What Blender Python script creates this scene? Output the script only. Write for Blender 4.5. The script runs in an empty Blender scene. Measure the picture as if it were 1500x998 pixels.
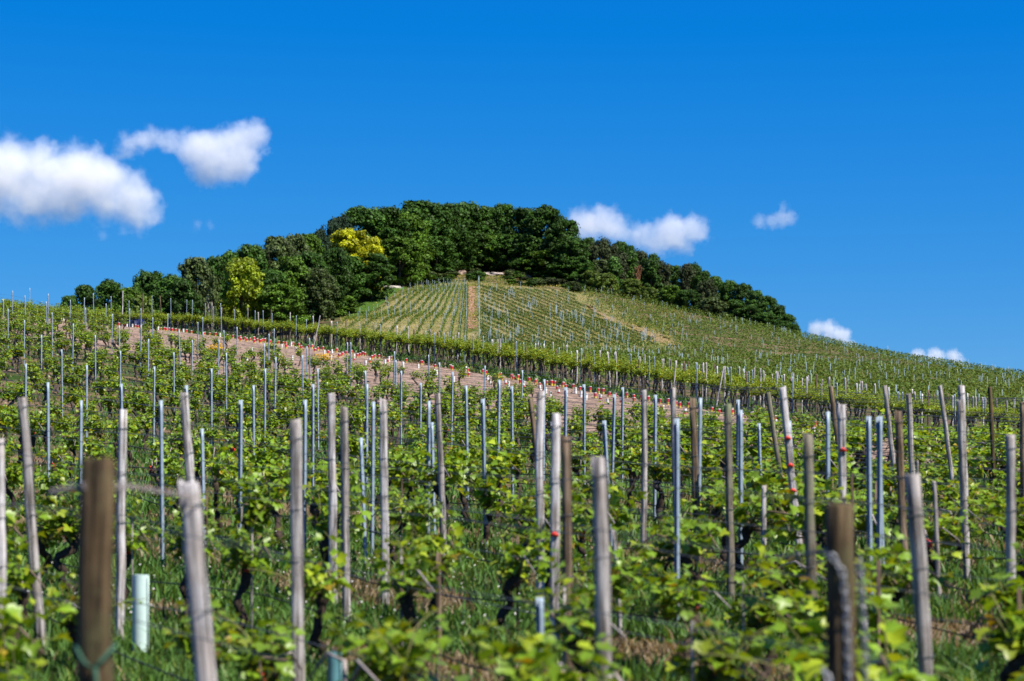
import bpy, bmesh, math, random
import numpy as np
from mathutils import Vector, Matrix

rng = np.random.default_rng(11)
random.seed(11)
C = bpy.context.scene.collection
SC = bpy.context.scene
R = math.radians

# ------------------------------------------------------------------ camera, sky, sun, exposure
ZC = 2.45                      # eye height over the origin of the slope
F = 1500 * 70 / 36             # focal length in photograph pixels
cam_d = bpy.data.cameras.new('camera')
cam = bpy.data.objects.new('camera', cam_d)
C.objects.link(cam)
cam.location = (0, 0, ZC)
cam.rotation_euler = (R(90), 0, 0)
cam_d.lens = 70
cam_d.sensor_width = 36
cam_d.shift_y = (750 - 499) / 1500
cam_d.clip_start = 0.1
cam_d.clip_end = 20000
cam_d.dof.use_dof = True
cam_d.dof.focus_distance = 58
cam_d.dof.aperture_fstop = 2.2
SC.camera = cam

SUN_AZ, SUN_EL = R(125), R(54)
world = bpy.data.worlds.new('World')
SC.world = world
world.use_nodes = True
wn = world.node_tree
sky = wn.nodes.new('ShaderNodeTexSky')
sky.sky_type = 'NISHITA'
sky.sun_disc = False
sky.sun_elevation = SUN_EL
sky.sun_rotation = SUN_AZ
sky.altitude = 900
sky.air_density = 1.0
sky.dust_density = 0.25
sky.ozone_density = 4.0
hs = wn.nodes.new('ShaderNodeHueSaturation')
hs.inputs['Hue'].default_value = 0.497
hs.inputs['Saturation'].default_value = 1.32
bg = wn.nodes['Background']
bg.inputs['Strength'].default_value = 0.056
wn.links.new(sky.outputs[0], hs.inputs['Color'])
tint = wn.nodes.new('ShaderNodeMix')
tint.data_type = 'RGBA'
tint.blend_type = 'MULTIPLY'
tint.inputs[0].default_value = 1.0
tint.inputs[7].default_value = (0.38, 0.90, 1.22, 1)
wn.links.new(hs.outputs[0], tint.inputs[6])
# clear deep blue air: each channel of the sky texture gets its own contrast
sep = wn.nodes.new('ShaderNodeSeparateColor')
comb = wn.nodes.new('ShaderNodeCombineColor')
wn.links.new(tint.outputs[2], sep.inputs[0])
rr = wn.nodes.new('ShaderNodeMath')
rr.operation = 'MULTIPLY_ADD'
rr.inputs[1].default_value = 1.05
rr.inputs[2].default_value = -0.22
r0_ = wn.nodes.new('ShaderNodeMath')
r0_.operation = 'MAXIMUM'
r0_.inputs[1].default_value = 0.02
wn.links.new(sep.outputs[0], rr.inputs[0])
wn.links.new(rr.outputs[0], r0_.inputs[0])
wn.links.new(r0_.outputs[0], comb.inputs[0])
for ch_, pw_, k_ in ((1, 0.72, 1.116), (2, 0.33, 3.489)):
    a_ = wn.nodes.new('ShaderNodeMath')
    a_.operation = 'POWER'
    a_.inputs[1].default_value = pw_
    b_ = wn.nodes.new('ShaderNodeMath')
    b_.operation = 'MULTIPLY'
    b_.inputs[1].default_value = k_
    wn.links.new(sep.outputs[ch_], a_.inputs[0])
    wn.links.new(a_.outputs[0], b_.inputs[0])
    wn.links.new(b_.outputs[0], comb.inputs[ch_])
wn.links.new(comb.outputs[0], bg.inputs['Color'])

sun_d = bpy.data.lights.new('sun', 'SUN')
sun = bpy.data.objects.new('sun', sun_d)
C.objects.link(sun)
sun_d.energy = 5.0
sun_d.angle = R(0.5)
sun_d.color = (1.0, 0.94, 0.83)
SUN_DIR = Vector((math.sin(SUN_AZ) * math.cos(SUN_EL), math.cos(SUN_AZ) * math.cos(SUN_EL), math.sin(SUN_EL)))
sun.rotation_euler = SUN_DIR.to_track_quat('Z', 'Y').to_euler()

SC.view_settings.view_transform = 'Standard'
SC.view_settings.look = 'None'
SC.view_settings.gamma = 1
SC.view_settings.exposure = 1.022
SC.view_settings.use_curve_mapping = False
SC.cycles.volume_bounces = 8
SC.cycles.max_bounces = 10
SC.cycles.volume_step_rate = 0.5
SC.cycles.volume_max_steps = 128


# ------------------------------------------------------------------ helpers
def np_mesh(name, V, Fa, mats=(), col=None, smooth=False, midx=None):
    V = np.asarray(V, dtype=np.float32).reshape(-1, 3)
    Fa = np.asarray(Fa, dtype=np.int32)
    n, k = Fa.shape
    me = bpy.data.meshes.new(name)
    me.vertices.add(len(V))
    me.vertices.foreach_set('co', V.ravel())
    me.loops.add(n * k)
    me.loops.foreach_set('vertex_index', Fa.ravel())
    me.polygons.add(n)
    me.polygons.foreach_set('loop_start', np.arange(0, n * k, k, dtype=np.int32))
    me.polygons.foreach_set('loop_total', np.full(n, k, dtype=np.int32))
    if smooth:
        me.polygons.foreach_set('use_smooth', np.ones(n, dtype=bool))
    if midx is not None:
        me.polygons.foreach_set('material_index', np.asarray(midx, dtype=np.int32))
    for m in mats:
        me.materials.append(m)
    if col is not None:
        a = me.color_attributes.new('Col', 'FLOAT_COLOR', 'POINT')
        cc = np.ones((len(V), 4), dtype=np.float32)
        cc[:, :3] = col
        a.data.foreach_set('color', cc.ravel())
    me.update(calc_edges=True)
    return me


def obj(name, me, parent=None, loc=None):
    o = bpy.data.objects.new(name, me)
    C.objects.link(o)
    if parent is not None:
        o.parent = parent
    if loc is not None:
        o.location = loc
    return o


def tag(o, label, cat, group=None):
    o['label'] = label
    o['category'] = cat
    if group:
        o['group'] = group
    return o


def empty(name, loc, rz=0.0):
    o = bpy.data.objects.new(name, None)
    C.objects.link(o)
    o.location = loc
    o.rotation_euler = (0, 0, rz)
    o.empty_display_size = 0.2
    return o


def copy_thing(root, loc, rot, scale):
    r = root.copy()
    C.objects.link(r)
    r.location = loc
    r.rotation_euler = rot
    r.scale = scale
    for ch in list(root.children):
        c = ch.copy()
        C.objects.link(c)
        c.parent = r
        for g in list(ch.children):
            d = g.copy()
            C.objects.link(d)
            d.parent = c
    return r


class MB:
    """collects quads and triangles as arrays"""
    def __init__(s):
        s.V, s.Q, s.n = [], [], 0

    def add(s, V, Q):
        s.V.append(np.asarray(V, float))
        s.Q.append(np.asarray(Q, int) + s.n)
        s.n += len(V)

    def tube(s, P, rad, k=6, cap=True, tw=0.0):
        P = np.asarray(P, float)
        m = len(P)
        rad = np.broadcast_to(np.asarray(rad, float), (m,))
        T = np.gradient(P, axis=0)
        T /= np.linalg.norm(T, axis=1)[:, None] + 1e-9
        ref = np.array([0, 1, 0.0]) if abs(T[0][1]) < 0.8 else np.array([1.0, 0, 0])
        A = np.cross(T, ref)
        A /= np.linalg.norm(A, axis=1)[:, None] + 1e-9
        B = np.cross(T, A)
        th = np.arange(k) / k * 2 * np.pi
        V = P[:, None, :] + rad[:, None, None] * (np.cos(th)[None, :, None] * A[:, None, :] + np.sin(th)[None, :, None] * B[:, None, :])
        V = V.reshape(-1, 3)
        i = np.arange(m - 1)[:, None] * k
        j = np.arange(k)[None, :]
        j2 = (j + 1) % k
        Q = np.stack([i + j, i + j2, i + k + j2, i + k + j], -1).reshape(-1, 4)
        if cap:
            V = np.vstack([V, P[0], P[-1]])
            c0, c1 = m * k, m * k + 1
            jj = np.arange(k)
            q0 = np.stack([np.full(k, c0), (jj + 1) % k, jj, np.full(k, c0)], -1)
            q1 = np.stack([np.full(k, c1), (m - 1) * k + jj, (m - 1) * k + (jj + 1) % k, np.full(k, c1)], -1)
            s._tri(V, Q, q0[:, :3], q1[:, :3])
        else:
            s.add(V, Q)

    def _tri(s, V, Q, t0, t1):
        # caps stored as quads with a mid edge vertex so that every face has four corners
        V = list(V)
        ex = []
        for t in np.vstack([t0, t1]):
            V.append((np.asarray(V[t[1]]) + np.asarray(V[t[2]])) / 2)
            ex.append([t[0], t[1], len(V) - 1, t[2]])
        s.add(np.array(V), np.vstack([Q, np.array(ex)]))

    def mesh(s, name, mats, smooth=True, col=None):
        return np_mesh(name, np.vstack(s.V), np.vstack(s.Q), mats, smooth=smooth, col=col)


# ------------------------------------------------------------------ materials
def mat(name):
    m = bpy.data.materials.new(name)
    m.use_nodes = True
    nt = m.node_tree
    return m, nt, nt.nodes['Principled BSDF']


def N(nt, t, **kw):
    n = nt.nodes.new(t)
    for k, v in kw.items():
        if k in n.inputs:
            n.inputs[k].default_value = v
        else:
            setattr(n, k, v)
    return n


def ramp(nt, stops):
    r = nt.nodes.new('ShaderNodeValToRGB')
    e = r.color_ramp.elements
    while len(e) < len(stops):
        e.new(0.5)
    for x, (p, c) in zip(e, stops):
        x.position = p
        x.color = (*c, 1)
    return r


def leaf_mat(name, base, trans=0.35, var=0.35, rough=0.5, spec=0.35, tcol=None):
    """leaf: reflecting and light passing; colour varies leaf by leaf (Col) and by patches"""
    m, nt, p = mat(name)
    at = N(nt, 'ShaderNodeVertexColor', layer_name='Col')
    mul = N(nt, 'ShaderNodeMix', data_type='RGBA', blend_type='MULTIPLY')
    mul.inputs[0].default_value = 1.0
    mul.inputs[7].default_value = (*[0.70 * x for x in base], 1)
    oi = N(nt, 'ShaderNodeObjectInfo')
    hv = N(nt, 'ShaderNodeHueSaturation')
    mr = N(nt, 'ShaderNodeMapRange')
    mr.inputs[3].default_value = 1 - var
    mr.inputs[4].default_value = 1 + var
    nt.links.new(oi.outputs['Random'], mr.inputs[0])
    nt.links.new(mr.outputs[0], hv.inputs['Value'])
    nt.links.new(at.outputs[0], mul.inputs[6])
    nt.links.new(mul.outputs[2], hv.inputs['Color'])
    nt.links.new(hv.outputs[0], p.inputs['Base Color'])
    p.inputs['Roughness'].default_value = rough
    p.inputs['Specular IOR Level'].default_value = spec
    tr = N(nt, 'ShaderNodeBsdfTranslucent')
    t2 = N(nt, 'ShaderNodeMix', data_type='RGBA', blend_type='MULTIPLY')
    t2.inputs[0].default_value = 1.0
    t2.inputs[7].default_value = (*(tcol or (1.5, 1.25, 0.5)), 1)
    nt.links.new(hv.outputs[0], t2.inputs[6])
    nt.links.new(t2.outputs[2], tr.inputs['Color'])
    mx = N(nt, 'ShaderNodeMixShader')
    mx.inputs[0].default_value = trans
    nt.links.new(p.outputs[0], mx.inputs[1])
    nt.links.new(tr.outputs[0], mx.inputs[2])
    nt.links.new(mx.outputs[0], nt.nodes['Material Output'].inputs[0])
    return m


def wood_mat(name, dark, light, scale=1.0, green=None):
    m, nt, p = mat(name)
    tc = N(nt, 'ShaderNodeTexCoord')
    oi = N(nt, 'ShaderNodeObjectInfo')
    add = N(nt, 'ShaderNodeVectorMath', operation='ADD')
    mulv = N(nt, 'ShaderNodeVectorMath', operation='SCALE')
    mulv.inputs[3].default_value = 37.0
    nt.links.new(oi.outputs['Random'], mulv.inputs[0])
    nt.links.new(tc.outputs['Object'], add.inputs[0])
    nt.links.new(mulv.outputs[0], add.inputs[1])
    mp = N(nt, 'ShaderNodeMapping')
    mp.inputs['Scale'].default_value = (48 * scale, 48 * scale, 1.8 * scale)
    nt.links.new(add.outputs[0], mp.inputs[0])
    n1 = N(nt, 'ShaderNodeTexNoise', Scale=1.0, Detail=6.0, Roughness=0.65)
    nt.links.new(mp.outputs[0], n1.inputs[0])
    dark, light = tuple(.78 * x for x in dark), tuple(.80 * x for x in light)
    r1 = ramp(nt, [(0.34, tuple(x * 0.16 for x in dark)), (0.45, dark), (0.58, light), (0.85, tuple(min(1, x * 1.12) for x in light))])
    nt.links.new(n1.outputs[0], r1.inputs[0])
    n2 = N(nt, 'ShaderNodeTexNoise', Scale=5.0, Detail=4.0, Roughness=0.6)
    nt.links.new(add.outputs[0], n2.inputs[0])
    r2 = ramp(nt, [(0.38, (0.62, 0.56, 0.50)), (0.6, (1, 1, 1))])
    nt.links.new(n2.outputs[0], r2.inputs[0])
    mu = N(nt, 'ShaderNodeMix', data_type='RGBA', blend_type='MULTIPLY')
    mu.inputs[0].default_value = 0.75
    nt.links.new(r1.outputs[0], mu.inputs[6])
    nt.links.new(r2.outputs[0], mu.inputs[7])
    out = mu.outputs[2]
    if green:
        n3 = N(nt, 'ShaderNodeTexNoise', Scale=3.0, Detail=5.0, Roughness=0.7)
        nt.links.new(add.outputs[0], n3.inputs[0])
        r3 = ramp(nt, [(0.48, (0, 0, 0)), (0.66, (0.8, 0.8, 0.8))])
        nt.links.new(n3.outputs[0], r3.inputs[0])
        mg = N(nt, 'ShaderNodeMix', data_type='RGBA')
        mg.inputs[7].default_value = (*green, 1)
        nt.links.new(r3.outputs[0], mg.inputs[0])
        nt.links.new(out, mg.inputs[6])
        out = mg.outputs[2]
    nt.links.new(out, p.inputs['Base Color'])
    p.inputs['Roughness'].default_value = 0.85
    p.inputs['Specular IOR Level'].default_value = 0.2
    b = N(nt, 'ShaderNodeBump', Strength=1.0, Distance=0.008)
    nt.links.new(n1.outputs[0], b.inputs['Height'])
    nt.links.new(b.outputs[0], p.inputs['Normal'])
    return m


def plain_mat(name, c, rough=0.6, metal=0.0, var=0.25, scale=8.0, spec=0.4):
    m, nt, p = mat(name)
    c = tuple(.80 * x for x in c)
    tc = N(nt, 'ShaderNodeTexCoord')
    n = N(nt, 'ShaderNodeTexNoise', Scale=scale, Detail=4.0, Roughness=0.6)
    nt.links.new(tc.outputs['Object'], n.inputs[0])
    r = ramp(nt, [(0.3, tuple(x * (1 - var) for x in c)), (0.7, tuple(min(1, x * (1 + var)) for x in c))])
    nt.links.new(n.outputs[0], r.inputs[0])
    nt.links.new(r.outputs[0], p.inputs['Base Color'])
    p.inputs['Roughness'].default_value = rough
    p.inputs['Metallic'].default_value = metal
    p.inputs['Specular IOR Level'].default_value = spec
    return m


M = {}
M['pale'] = wood_mat('weathered_pale_wood', (0.34, 0.32, 0.325), (0.70, 0.67, 0.68))
M['grey'] = wood_mat('weathered_grey_wood', (0.19, 0.175, 0.17), (0.50, 0.465, 0.455))
M['brown'] = wood_mat('weathered_brown_wood', (0.10, 0.07, 0.045), (0.27, 0.20, 0.14))
M['mossy'] = wood_mat('mossy_wood', (0.12, 0.105, 0.08), (0.29, 0.26, 0.21), green=(0.13, 0.15, 0.08))
M['dark'] = wood_mat('tarred_brown_wood', (0.045, 0.030, 0.015), (0.155, 0.105, 0.055), green=(0.075, 0.070, 0.032))
M['steel'] = plain_mat('galvanised_steel', (0.27, 0.34, 0.42), 0.55, 0.15, 0.15, 6.0)
M['steel_far'] = plain_mat('galvanised_far_stake', (0.22, 0.30, 0.36), 0.7, 0, 0.2, 1.0)
M['wire'] = plain_mat('dull_wire', (0.16, 0.17, 0.18), 0.5, 0.6, 0.2)
M['chain'] = plain_mat('zinc_chain', (0.34, 0.35, 0.38), 0.45, 0.6, 0.2, 40)
M['rope'] = plain_mat('green_rope', (0.03, 0.10, 0.06), 0.8, 0, 0.3, 60)
M['hose'] = plain_mat('black_hose', (0.012, 0.012, 0.013), 0.5, 0, 0.2)
M['bark'] = plain_mat('dark_vine_bark', (0.052, 0.038, 0.030), 0.95, 0, 0.55, 30, 0.1)
M['bark_light'] = plain_mat('old_vine_bark', (0.085, 0.066, 0.058), 0.95, 0, 0.5, 22, 0.1)
M['cane'] = plain_mat('dry_cane', (0.16, 0.115, 0.08), 0.85, 0, 0.3, 25, 0.2)
M['shoot'] = plain_mat('young_shoot', (0.17, 0.17, 0.05), 0.6, 0, 0.3, 25, 0.2)
M['dead'] = plain_mat('dead_grey_cane', (0.30, 0.26, 0.25), 0.9, 0, 0.3, 25, 0.2)
M['tree_bark'] = plain_mat('tree_bark', (0.13, 0.10, 0.08), 0.95, 0, 0.4, 3, 0.1)
M['pine_bark'] = plain_mat('orange_pine_bark', (0.36, 0.19, 0.10), 0.95, 0, 0.35, 3, 0.1)
M['pale_bark'] = plain_mat('bare_pale_wood', (0.36, 0.33, 0.30), 0.9, 0, 0.3, 3, 0.1)
M['red'] = plain_mat('red_sleeve_card', (0.62, 0.035, 0.045), 0.45, 0, 0.15, 10)
M['yellow'] = plain_mat('yellow_sleeve_card', (0.62, 0.46, 0.07), 0.5, 0, 0.1, 10)
M['white'] = plain_mat('white_sleeve_card', (0.80, 0.78, 0.75), 0.5, 0, 0.08, 10)
M['tie'] = plain_mat('red_vine_clip', (0.75, 0.05, 0.025), 0.4, 0, 0.1, 10)
M['mint'] = plain_mat('pale_mint_plastic', (0.55, 0.70, 0.66), 0.4, 0, 0.08, 10)
M['teal'] = plain_mat('teal_plastic', (0.10, 0.24, 0.27), 0.4, 0, 0.15, 10)
M['tarp'] = plain_mat('navy_tarpaulin', (0.012, 0.02, 0.11), 0.5, 0, 0.4, 4)
M['orange'] = plain_mat('orange_crate_plastic', (0.55, 0.13, 0.05), 0.5, 0, 0.2, 8)
M['rock'] = plain_mat('pale_rock', (0.36, 0.25, 0.20), 0.9, 0, 0.4, 1.2, 0.1)
M['rock_pale'] = plain_mat('pale_rock_face', (0.40, 0.33, 0.29), 0.9, 0, 0.35, 1.4, 0.1)
M['stone'] = plain_mat('pale_dressed_stone', (0.45, 0.41, 0.36), 0.9, 0, 0.2, 2, 0.1)
M['leaf'] = leaf_mat('vine_leaf', (0.205, 0.345, 0.016), 0.33, 0.15, 0.42, 0.4)
M['hedge_leaf'] = leaf_mat('old_vine_leaf', (0.200, 0.300, 0.020), 0.34, 0.15, 0.5, 0.3)
M['hill_leaf'] = leaf_mat('hill_vine_leaf', (0.112, 0.182, 0.024), 0.3, 0.1, 0.6, 0.2)
M['slope_leaf'] = leaf_mat('slope_vine_leaf', (0.055, 0.115, 0.018), 0.2, 0.1, 0.6, 0.15)
M['grass'] = leaf_mat('grass_blade', (0.095, 0.205, 0.034), 0.3, 0.0, 0.5, 0.25)
M['oak'] = leaf_mat('dark_oak_leaf', (0.053, 0.120, 0.018), 0.17, 0.28, 0.5, 0.10)
M['oak_mid'] = leaf_mat('mid_green_leaf', (0.090, 0.175, 0.018), 0.18, 0.15, 0.5, 0.10)
M['oak_light'] = leaf_mat('bright_green_leaf', (0.125, 0.195, 0.022), 0.28, 0.1, 0.5, 0.25)
M['oak_lime'] = leaf_mat('lime_leaf', (0.27, 0.36, 0.012), 0.28, 0.08, 0.5, 0.25)
M['oak_sage'] = leaf_mat('sage_leaf', (0.082, 0.122, 0.032), 0.18, 0.1, 0.6, 0.2)
M['oak_yellow'] = leaf_mat('yellow_leaf', (0.46, 0.49, 0.010), 0.28, 0.05, 0.5, 0.2)
M['pine_leaf'] = leaf_mat('brownish_pine_needles', (0.056, 0.074, 0.030), 0.1, 0.18, 0.7, 0.1)
M['pine_dark'] = leaf_mat('dark_pine_needles', (0.028, 0.055, 0.028), 0.1, 0.15, 0.7, 0.1)
M['dead_leaf'] = leaf_mat('dead_needles', (0.24, 0.12, 0.065), 0.1, 0.1, 0.8, 0.1)
M['broom'] = leaf_mat('yellow_flower', (0.80, 0.52, 0.01), 0.3, 0.05, 0.5, 0.2)
M['daisy'] = leaf_mat('white_flower', (0.75, 0.72, 0.70), 0.2, 0.05, 0.6, 0.1)

# ------------------------------------------------------------------ terrain
def sm(a, b, x):
    t = np.clip((x - a) / (b - a), 0, 1)
    return t * t * (3 - 2 * t)


def base_h(X, Y):
    return 0.0836 * Y - 0.1 * np.clip(X, -140, 140) * sm(15, 90, Y) + 0.00013 * np.clip(Y - 30, 0, 500) ** 2


CTRL = [(600, 418, 350), (640, 407, 363), (700, 402, 371), (760, 404, 369), (850, 419, 361), (950, 442, 352), (1050, 465, 343),
        (1170, 493, 330), (1300, 522, 305), (1400, 538, 285), (1500, 554, 265), (1620, 572, 245),
        (510, 472, 285), (600, 503, 268), (690, 506, 262), (800, 509, 258), (900, 510, 260), (1000, 512, 262),
        (690, 460, 308), (600, 462, 300), (900, 472, 310), (1000, 483, 300), (800, 462, 306), (550, 445, 318),
        (1170, 533, 270), (1170, 562, 190), (1170, 590, 140), (1300, 563, 210), (1300, 590, 155), (1400, 563, 220), (1400, 588, 165),
        (1500, 578, 195), (1500, 602, 145), (1000, 538, 190), (1000, 556, 150), (700, 521, 205), (700, 529, 155), (850, 525, 200),
        (560, 512, 230), (100, 478, 180), (300, 492, 190), (100, 518, 270), (0, 535, 270), (200, 510, 275), (300, 498, 282), (400, 485, 292),
        (450, 470, 302), (500, 455, 315), (540, 430, 330), (-150, 540, 260), (-100, 490, 170)]
cw = []
for px, py, d in CTRL:
    cw.append(((px - 750) / F * d, d, ZC + (750 - py) / F * d))
# ground behind the crests, in metres
cw += [(-7, 400, 48.5), (-7, 440, 48), (-30, 390, 46.5), (15, 395, 46), (-7, 520, 38), (30, 385, 39), (55, 385, 31), (30, 440, 30),
       (60, 345, 29), (80, 330, 22), (95, 310, 15), (100, 350, 8), (60, 460, 10), (-60, 340, 40), (-80, 350, 36), (-60, 420, 38), (-110, 330, 24),
       (-100, 430, 20), (95, 255, 14.5), (0, 600, 18), (130, 260, 5), (-160, 380, 8), (100, 210, 8.5)]
for px in (-200, 300, 750, 1200, 1650):
    for d in (5, 30, 60, 90, 120):
        X = (px - 750) / F * d
        cw.append((X, d, float(base_h(np.float64(X), np.float64(d)))))
for X in (-60, 60):
    for Y in (0, -60):
        cw.append((X, Y, float(base_h(np.float64(X), np.float64(Y)))))
cw = np.array(cw)
P0 = cw[:, :2] / 100.0
res = cw[:, 2] - base_h(cw[:, 0], cw[:, 1])


def tps_k(r2):
    return np.where(r2 > 1e-12, 0.5 * r2 * np.log(np.maximum(r2, 1e-12)), 0)


n0 = len(P0)
K = tps_k(((P0[:, None] - P0[None]) ** 2).sum(-1)) + np.eye(n0) * 0.0008
A = np.zeros((n0 + 3, n0 + 3))
A[:n0, :n0] = K
A[:n0, n0] = 1
A[:n0, n0 + 1:] = P0
A[n0:, :n0] = A[:n0, n0:].T
wts = np.linalg.solve(A, np.concatenate([res, np.zeros(3)]))


def gz(X, Y):
    """height of the ground"""
    X = np.asarray(X, float)
    Y = np.asarray(Y, float)
    sh = np.broadcast(X, Y).shape
    x = np.broadcast_to(X, sh).ravel()
    y = np.broadcast_to(Y, sh).ravel()
    out = np.empty(len(x))
    for s in range(0, len(x), 40000):
        q = np.stack([x[s:s + 40000], y[s:s + 40000]], -1) / 100.0
        k = tps_k(((q[:, None] - P0[None]) ** 2).sum(-1))
        out[s:s + 40000] = k @ wts[:n0] + wts[n0] + q @ wts[n0 + 1:]
    near = sm(12, 40, y)
    z = base_h(x, y) + out * near
    fa = sm(300, 620, np.hypot(x, y - 230))
    z = z * (1 - fa) + fa * (-14)
    return z.reshape(sh)


def g1(x, y):
    return float(gz(np.array([x]), np.array([y]))[0])


def proj(x, y, z):
    return 750 + F * x / y, 750 - F * (z - ZC) / y


def on_ground(px, py, d0, d1, h=0.0, far=False):
    """the point on the ground (plus h) seen at that pixel"""
    d = np.linspace(d0, d1, 700)
    X = (px - 750) / F * d
    z = gz(X, d) + h
    yy = 750 - F * (z - ZC) / d
    df = yy - py
    s = np.where(df[:-1] * df[1:] <= 0)[0]
    if len(s):
        i = s[-1] if far else s[0]
    else:
        i = int(np.argmin(abs(df)))
    return float(X[i]), float(d[i]), float(z[i] - h)


def axis(dense0, dense1, step, far0, far1):
    a = list(np.arange(dense0, dense1 + 0.01, step))
    s, x = step, dense1
    while x < far1:
        s *= 1.35
        x += s
        a.append(x)
    s, x = step, dense0
    pre = []
    while x > far0:
        s *= 1.35
        x -= s
        pre.append(x)
    return np.array(pre[::-1] + a)


UX, UY = -0.556, 0.831          # along the vine rows
NX, NY = 0.831, 0.556           # across the vine rows


def inside(poly, x, y):
    c = np.zeros(np.shape(x), bool)
    n = len(poly)
    for i in range(n):
        x0, y0 = poly[i]
        x1, y1 = poly[(i + 1) % n]
        t = ((y0 > y) != (y1 > y)) & (x < (x1 - x0) * (y - y0) / (y1 - y0 + 1e-12) + x0)
        c ^= t
    return c


gx = axis(-120, 120, 1.25, -6000, 6000)
gy = axis(-6, 420, 1.25, -6000, 9000)
GX, GY = np.meshgrid(gx, gy)
GZ = gz(GX, GY)
ny, nx = GX.shape
V = np.stack([GX, GY, GZ], -1).reshape(-1, 3)
i = (np.arange(ny - 1)[:, None] * nx + np.arange(nx - 1)[None]).ravel()
Q = np.stack([i, i + 1, i + nx + 1, i + nx], -1)
# what grows on the ground: R bare tan hillside, G woodland floor, B vineyard meadow
cover = np.zeros((len(V), 3))
ypos = np.maximum(V[:, 1], 1)
ppx, ppy = proj(V[:, 0], ypos, V[:, 2])
hillside = [(612, 416), (700, 414), (860, 428), (905, 455), (965, 480), (1012, 512), (690, 512), (490, 505), (500, 472)]
cover[:, 0] = (inside(hillside, ppx, ppy) & (V[:, 1] > 225) & (V[:, 1] < 372)).astype(float)
wood = (V[:, 1] > 372) | ((V[:, 0] < -62) & (V[:, 1] > 200) & (ppx < 520))
cover[:, 1] = wood.astype(float)
me = np_mesh('ground', V, Q, smooth=True, col=cover)


def ground_mat():
    m, nt, p = mat('vineyard_ground')
    tc = N(nt, 'ShaderNodeTexCoord')
    at = N(nt, 'ShaderNodeVertexColor', layer_name='Col')
    sp = N(nt, 'ShaderNodeSeparateColor')
    nt.links.new(at.outputs[0], sp.inputs[0])

    def noise(sc, det, ro=0.6):
        n = N(nt, 'ShaderNodeTexNoise', Scale=sc, Detail=det, Roughness=ro)
        nt.links.new(tc.outputs['Object'], n.inputs[0])
        return n
    a = noise(0.35, 8, 0.65)
    fine = noise(9, 6, 0.7)
    meadow = ramp(nt, [(0.40, (0.22, 0.145, 0.10)), (0.50, (0.10, 0.095, 0.038)), (0.6, (0.040, 0.075, 0.016))])
    nt.links.new(a.outputs[0], meadow.inputs[0])
    b = noise(0.22, 9, 0.7)
    hill = ramp(nt, [(0.33, (0.12, 0.15, 0.05)), (0.5, (0.24, 0.215, 0.095)), (0.68, (0.37, 0.285, 0.16))])
    nt.links.new(b.outputs[0], hill.inputs[0])
    m1 = N(nt, 'ShaderNodeMix', data_type='RGBA')
    nt.links.new(sp.outputs[0], m1.inputs[0])
    nt.links.new(meadow.outputs[0], m1.inputs[6])
    nt.links.new(hill.outputs[0], m1.inputs[7])
    m2 = N(nt, 'ShaderNodeMix', data_type='RGBA')
    m2.inputs[7].default_value = (0.035, 0.040, 0.018, 1)
    nt.links.new(sp.outputs[1], m2.inputs[0])
    nt.links.new(m1.outputs[2], m2.inputs[6])
    r = ramp(nt, [(0.3, (0.38, 0.38, 0.38)), (0.7, (0.95, 0.95, 0.95))])
    nt.links.new(fine.outputs[0], r.inputs[0])
    m3 = N(nt, 'ShaderNodeMix', data_type='RGBA', blend_type='MULTIPLY')
    m3.inputs[0].default_value = 1
    nt.links.new(m2.outputs[2], m3.inputs[6])
    nt.links.new(r.outputs[0], m3.inputs[7])
    nt.links.new(m3.outputs[2], p.inputs['Base Color'])
    p.inputs['Roughness'].default_value = 1.0
    p.inputs['Specular IOR Level'].default_value = 0.05
    bp = N(nt, 'ShaderNodeBump', Strength=0.8, Distance=0.06)
    nt.links.new(fine.outputs[0], bp.inputs['Height'])
    nt.links.new(bp.outputs[0], p.inputs['Normal'])
    return m


me.materials.append(ground_mat())
g = obj('ground', me)
g['kind'] = 'structure'


def soil_mat(name, cols, sc=2.0):
    m, nt, p = mat(name)
    tc = N(nt, 'ShaderNodeTexCoord')
    n = N(nt, 'ShaderNodeTexNoise', Scale=sc, Detail=9.0, Roughness=0.72)
    nt.links.new(tc.outputs['Object'], n.inputs[0])
    r = ramp(nt, [(p_, tuple(.80 * x for x in c_)) for p_, c_ in zip((0.3, 0.5, 0.7), cols)])
    nt.links.new(n.outputs[0], r.inputs[0])
    nt.links.new(r.outputs[0], p.inputs['Base Color'])
    p.inputs['Roughness'].default_value = 1
    p.inputs['Specular IOR Level'].default_value = 0.05
    b = N(nt, 'ShaderNodeBump', Strength=1.0, Distance=0.12)
    nt.links.new(n.outputs[0], b.inputs['Height'])
    nt.links.new(b.outputs[0], p.inputs['Normal'])
    return m


M['soil'] = soil_mat('tilled_soil', ((0.105, 0.072, 0.058), (0.265, 0.185, 0.145), (0.42, 0.31, 0.235)))
M['redsoil'] = soil_mat('reddish_soil', ((0.22, 0.115, 0.085), (0.33, 0.175, 0.135), (0.36, 0.25, 0.17)), 1.1)
M['track'] = soil_mat('track_soil', ((0.15, 0.125, 0.06), (0.25, 0.175, 0.095), (0.30, 0.21, 0.125)), 0.4)
M['turf'] = soil_mat('green_turf', ((0.035, 0.075, 0.014), (0.055, 0.115, 0.018), (0.08, 0.14, 0.03)), 0.6)


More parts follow.
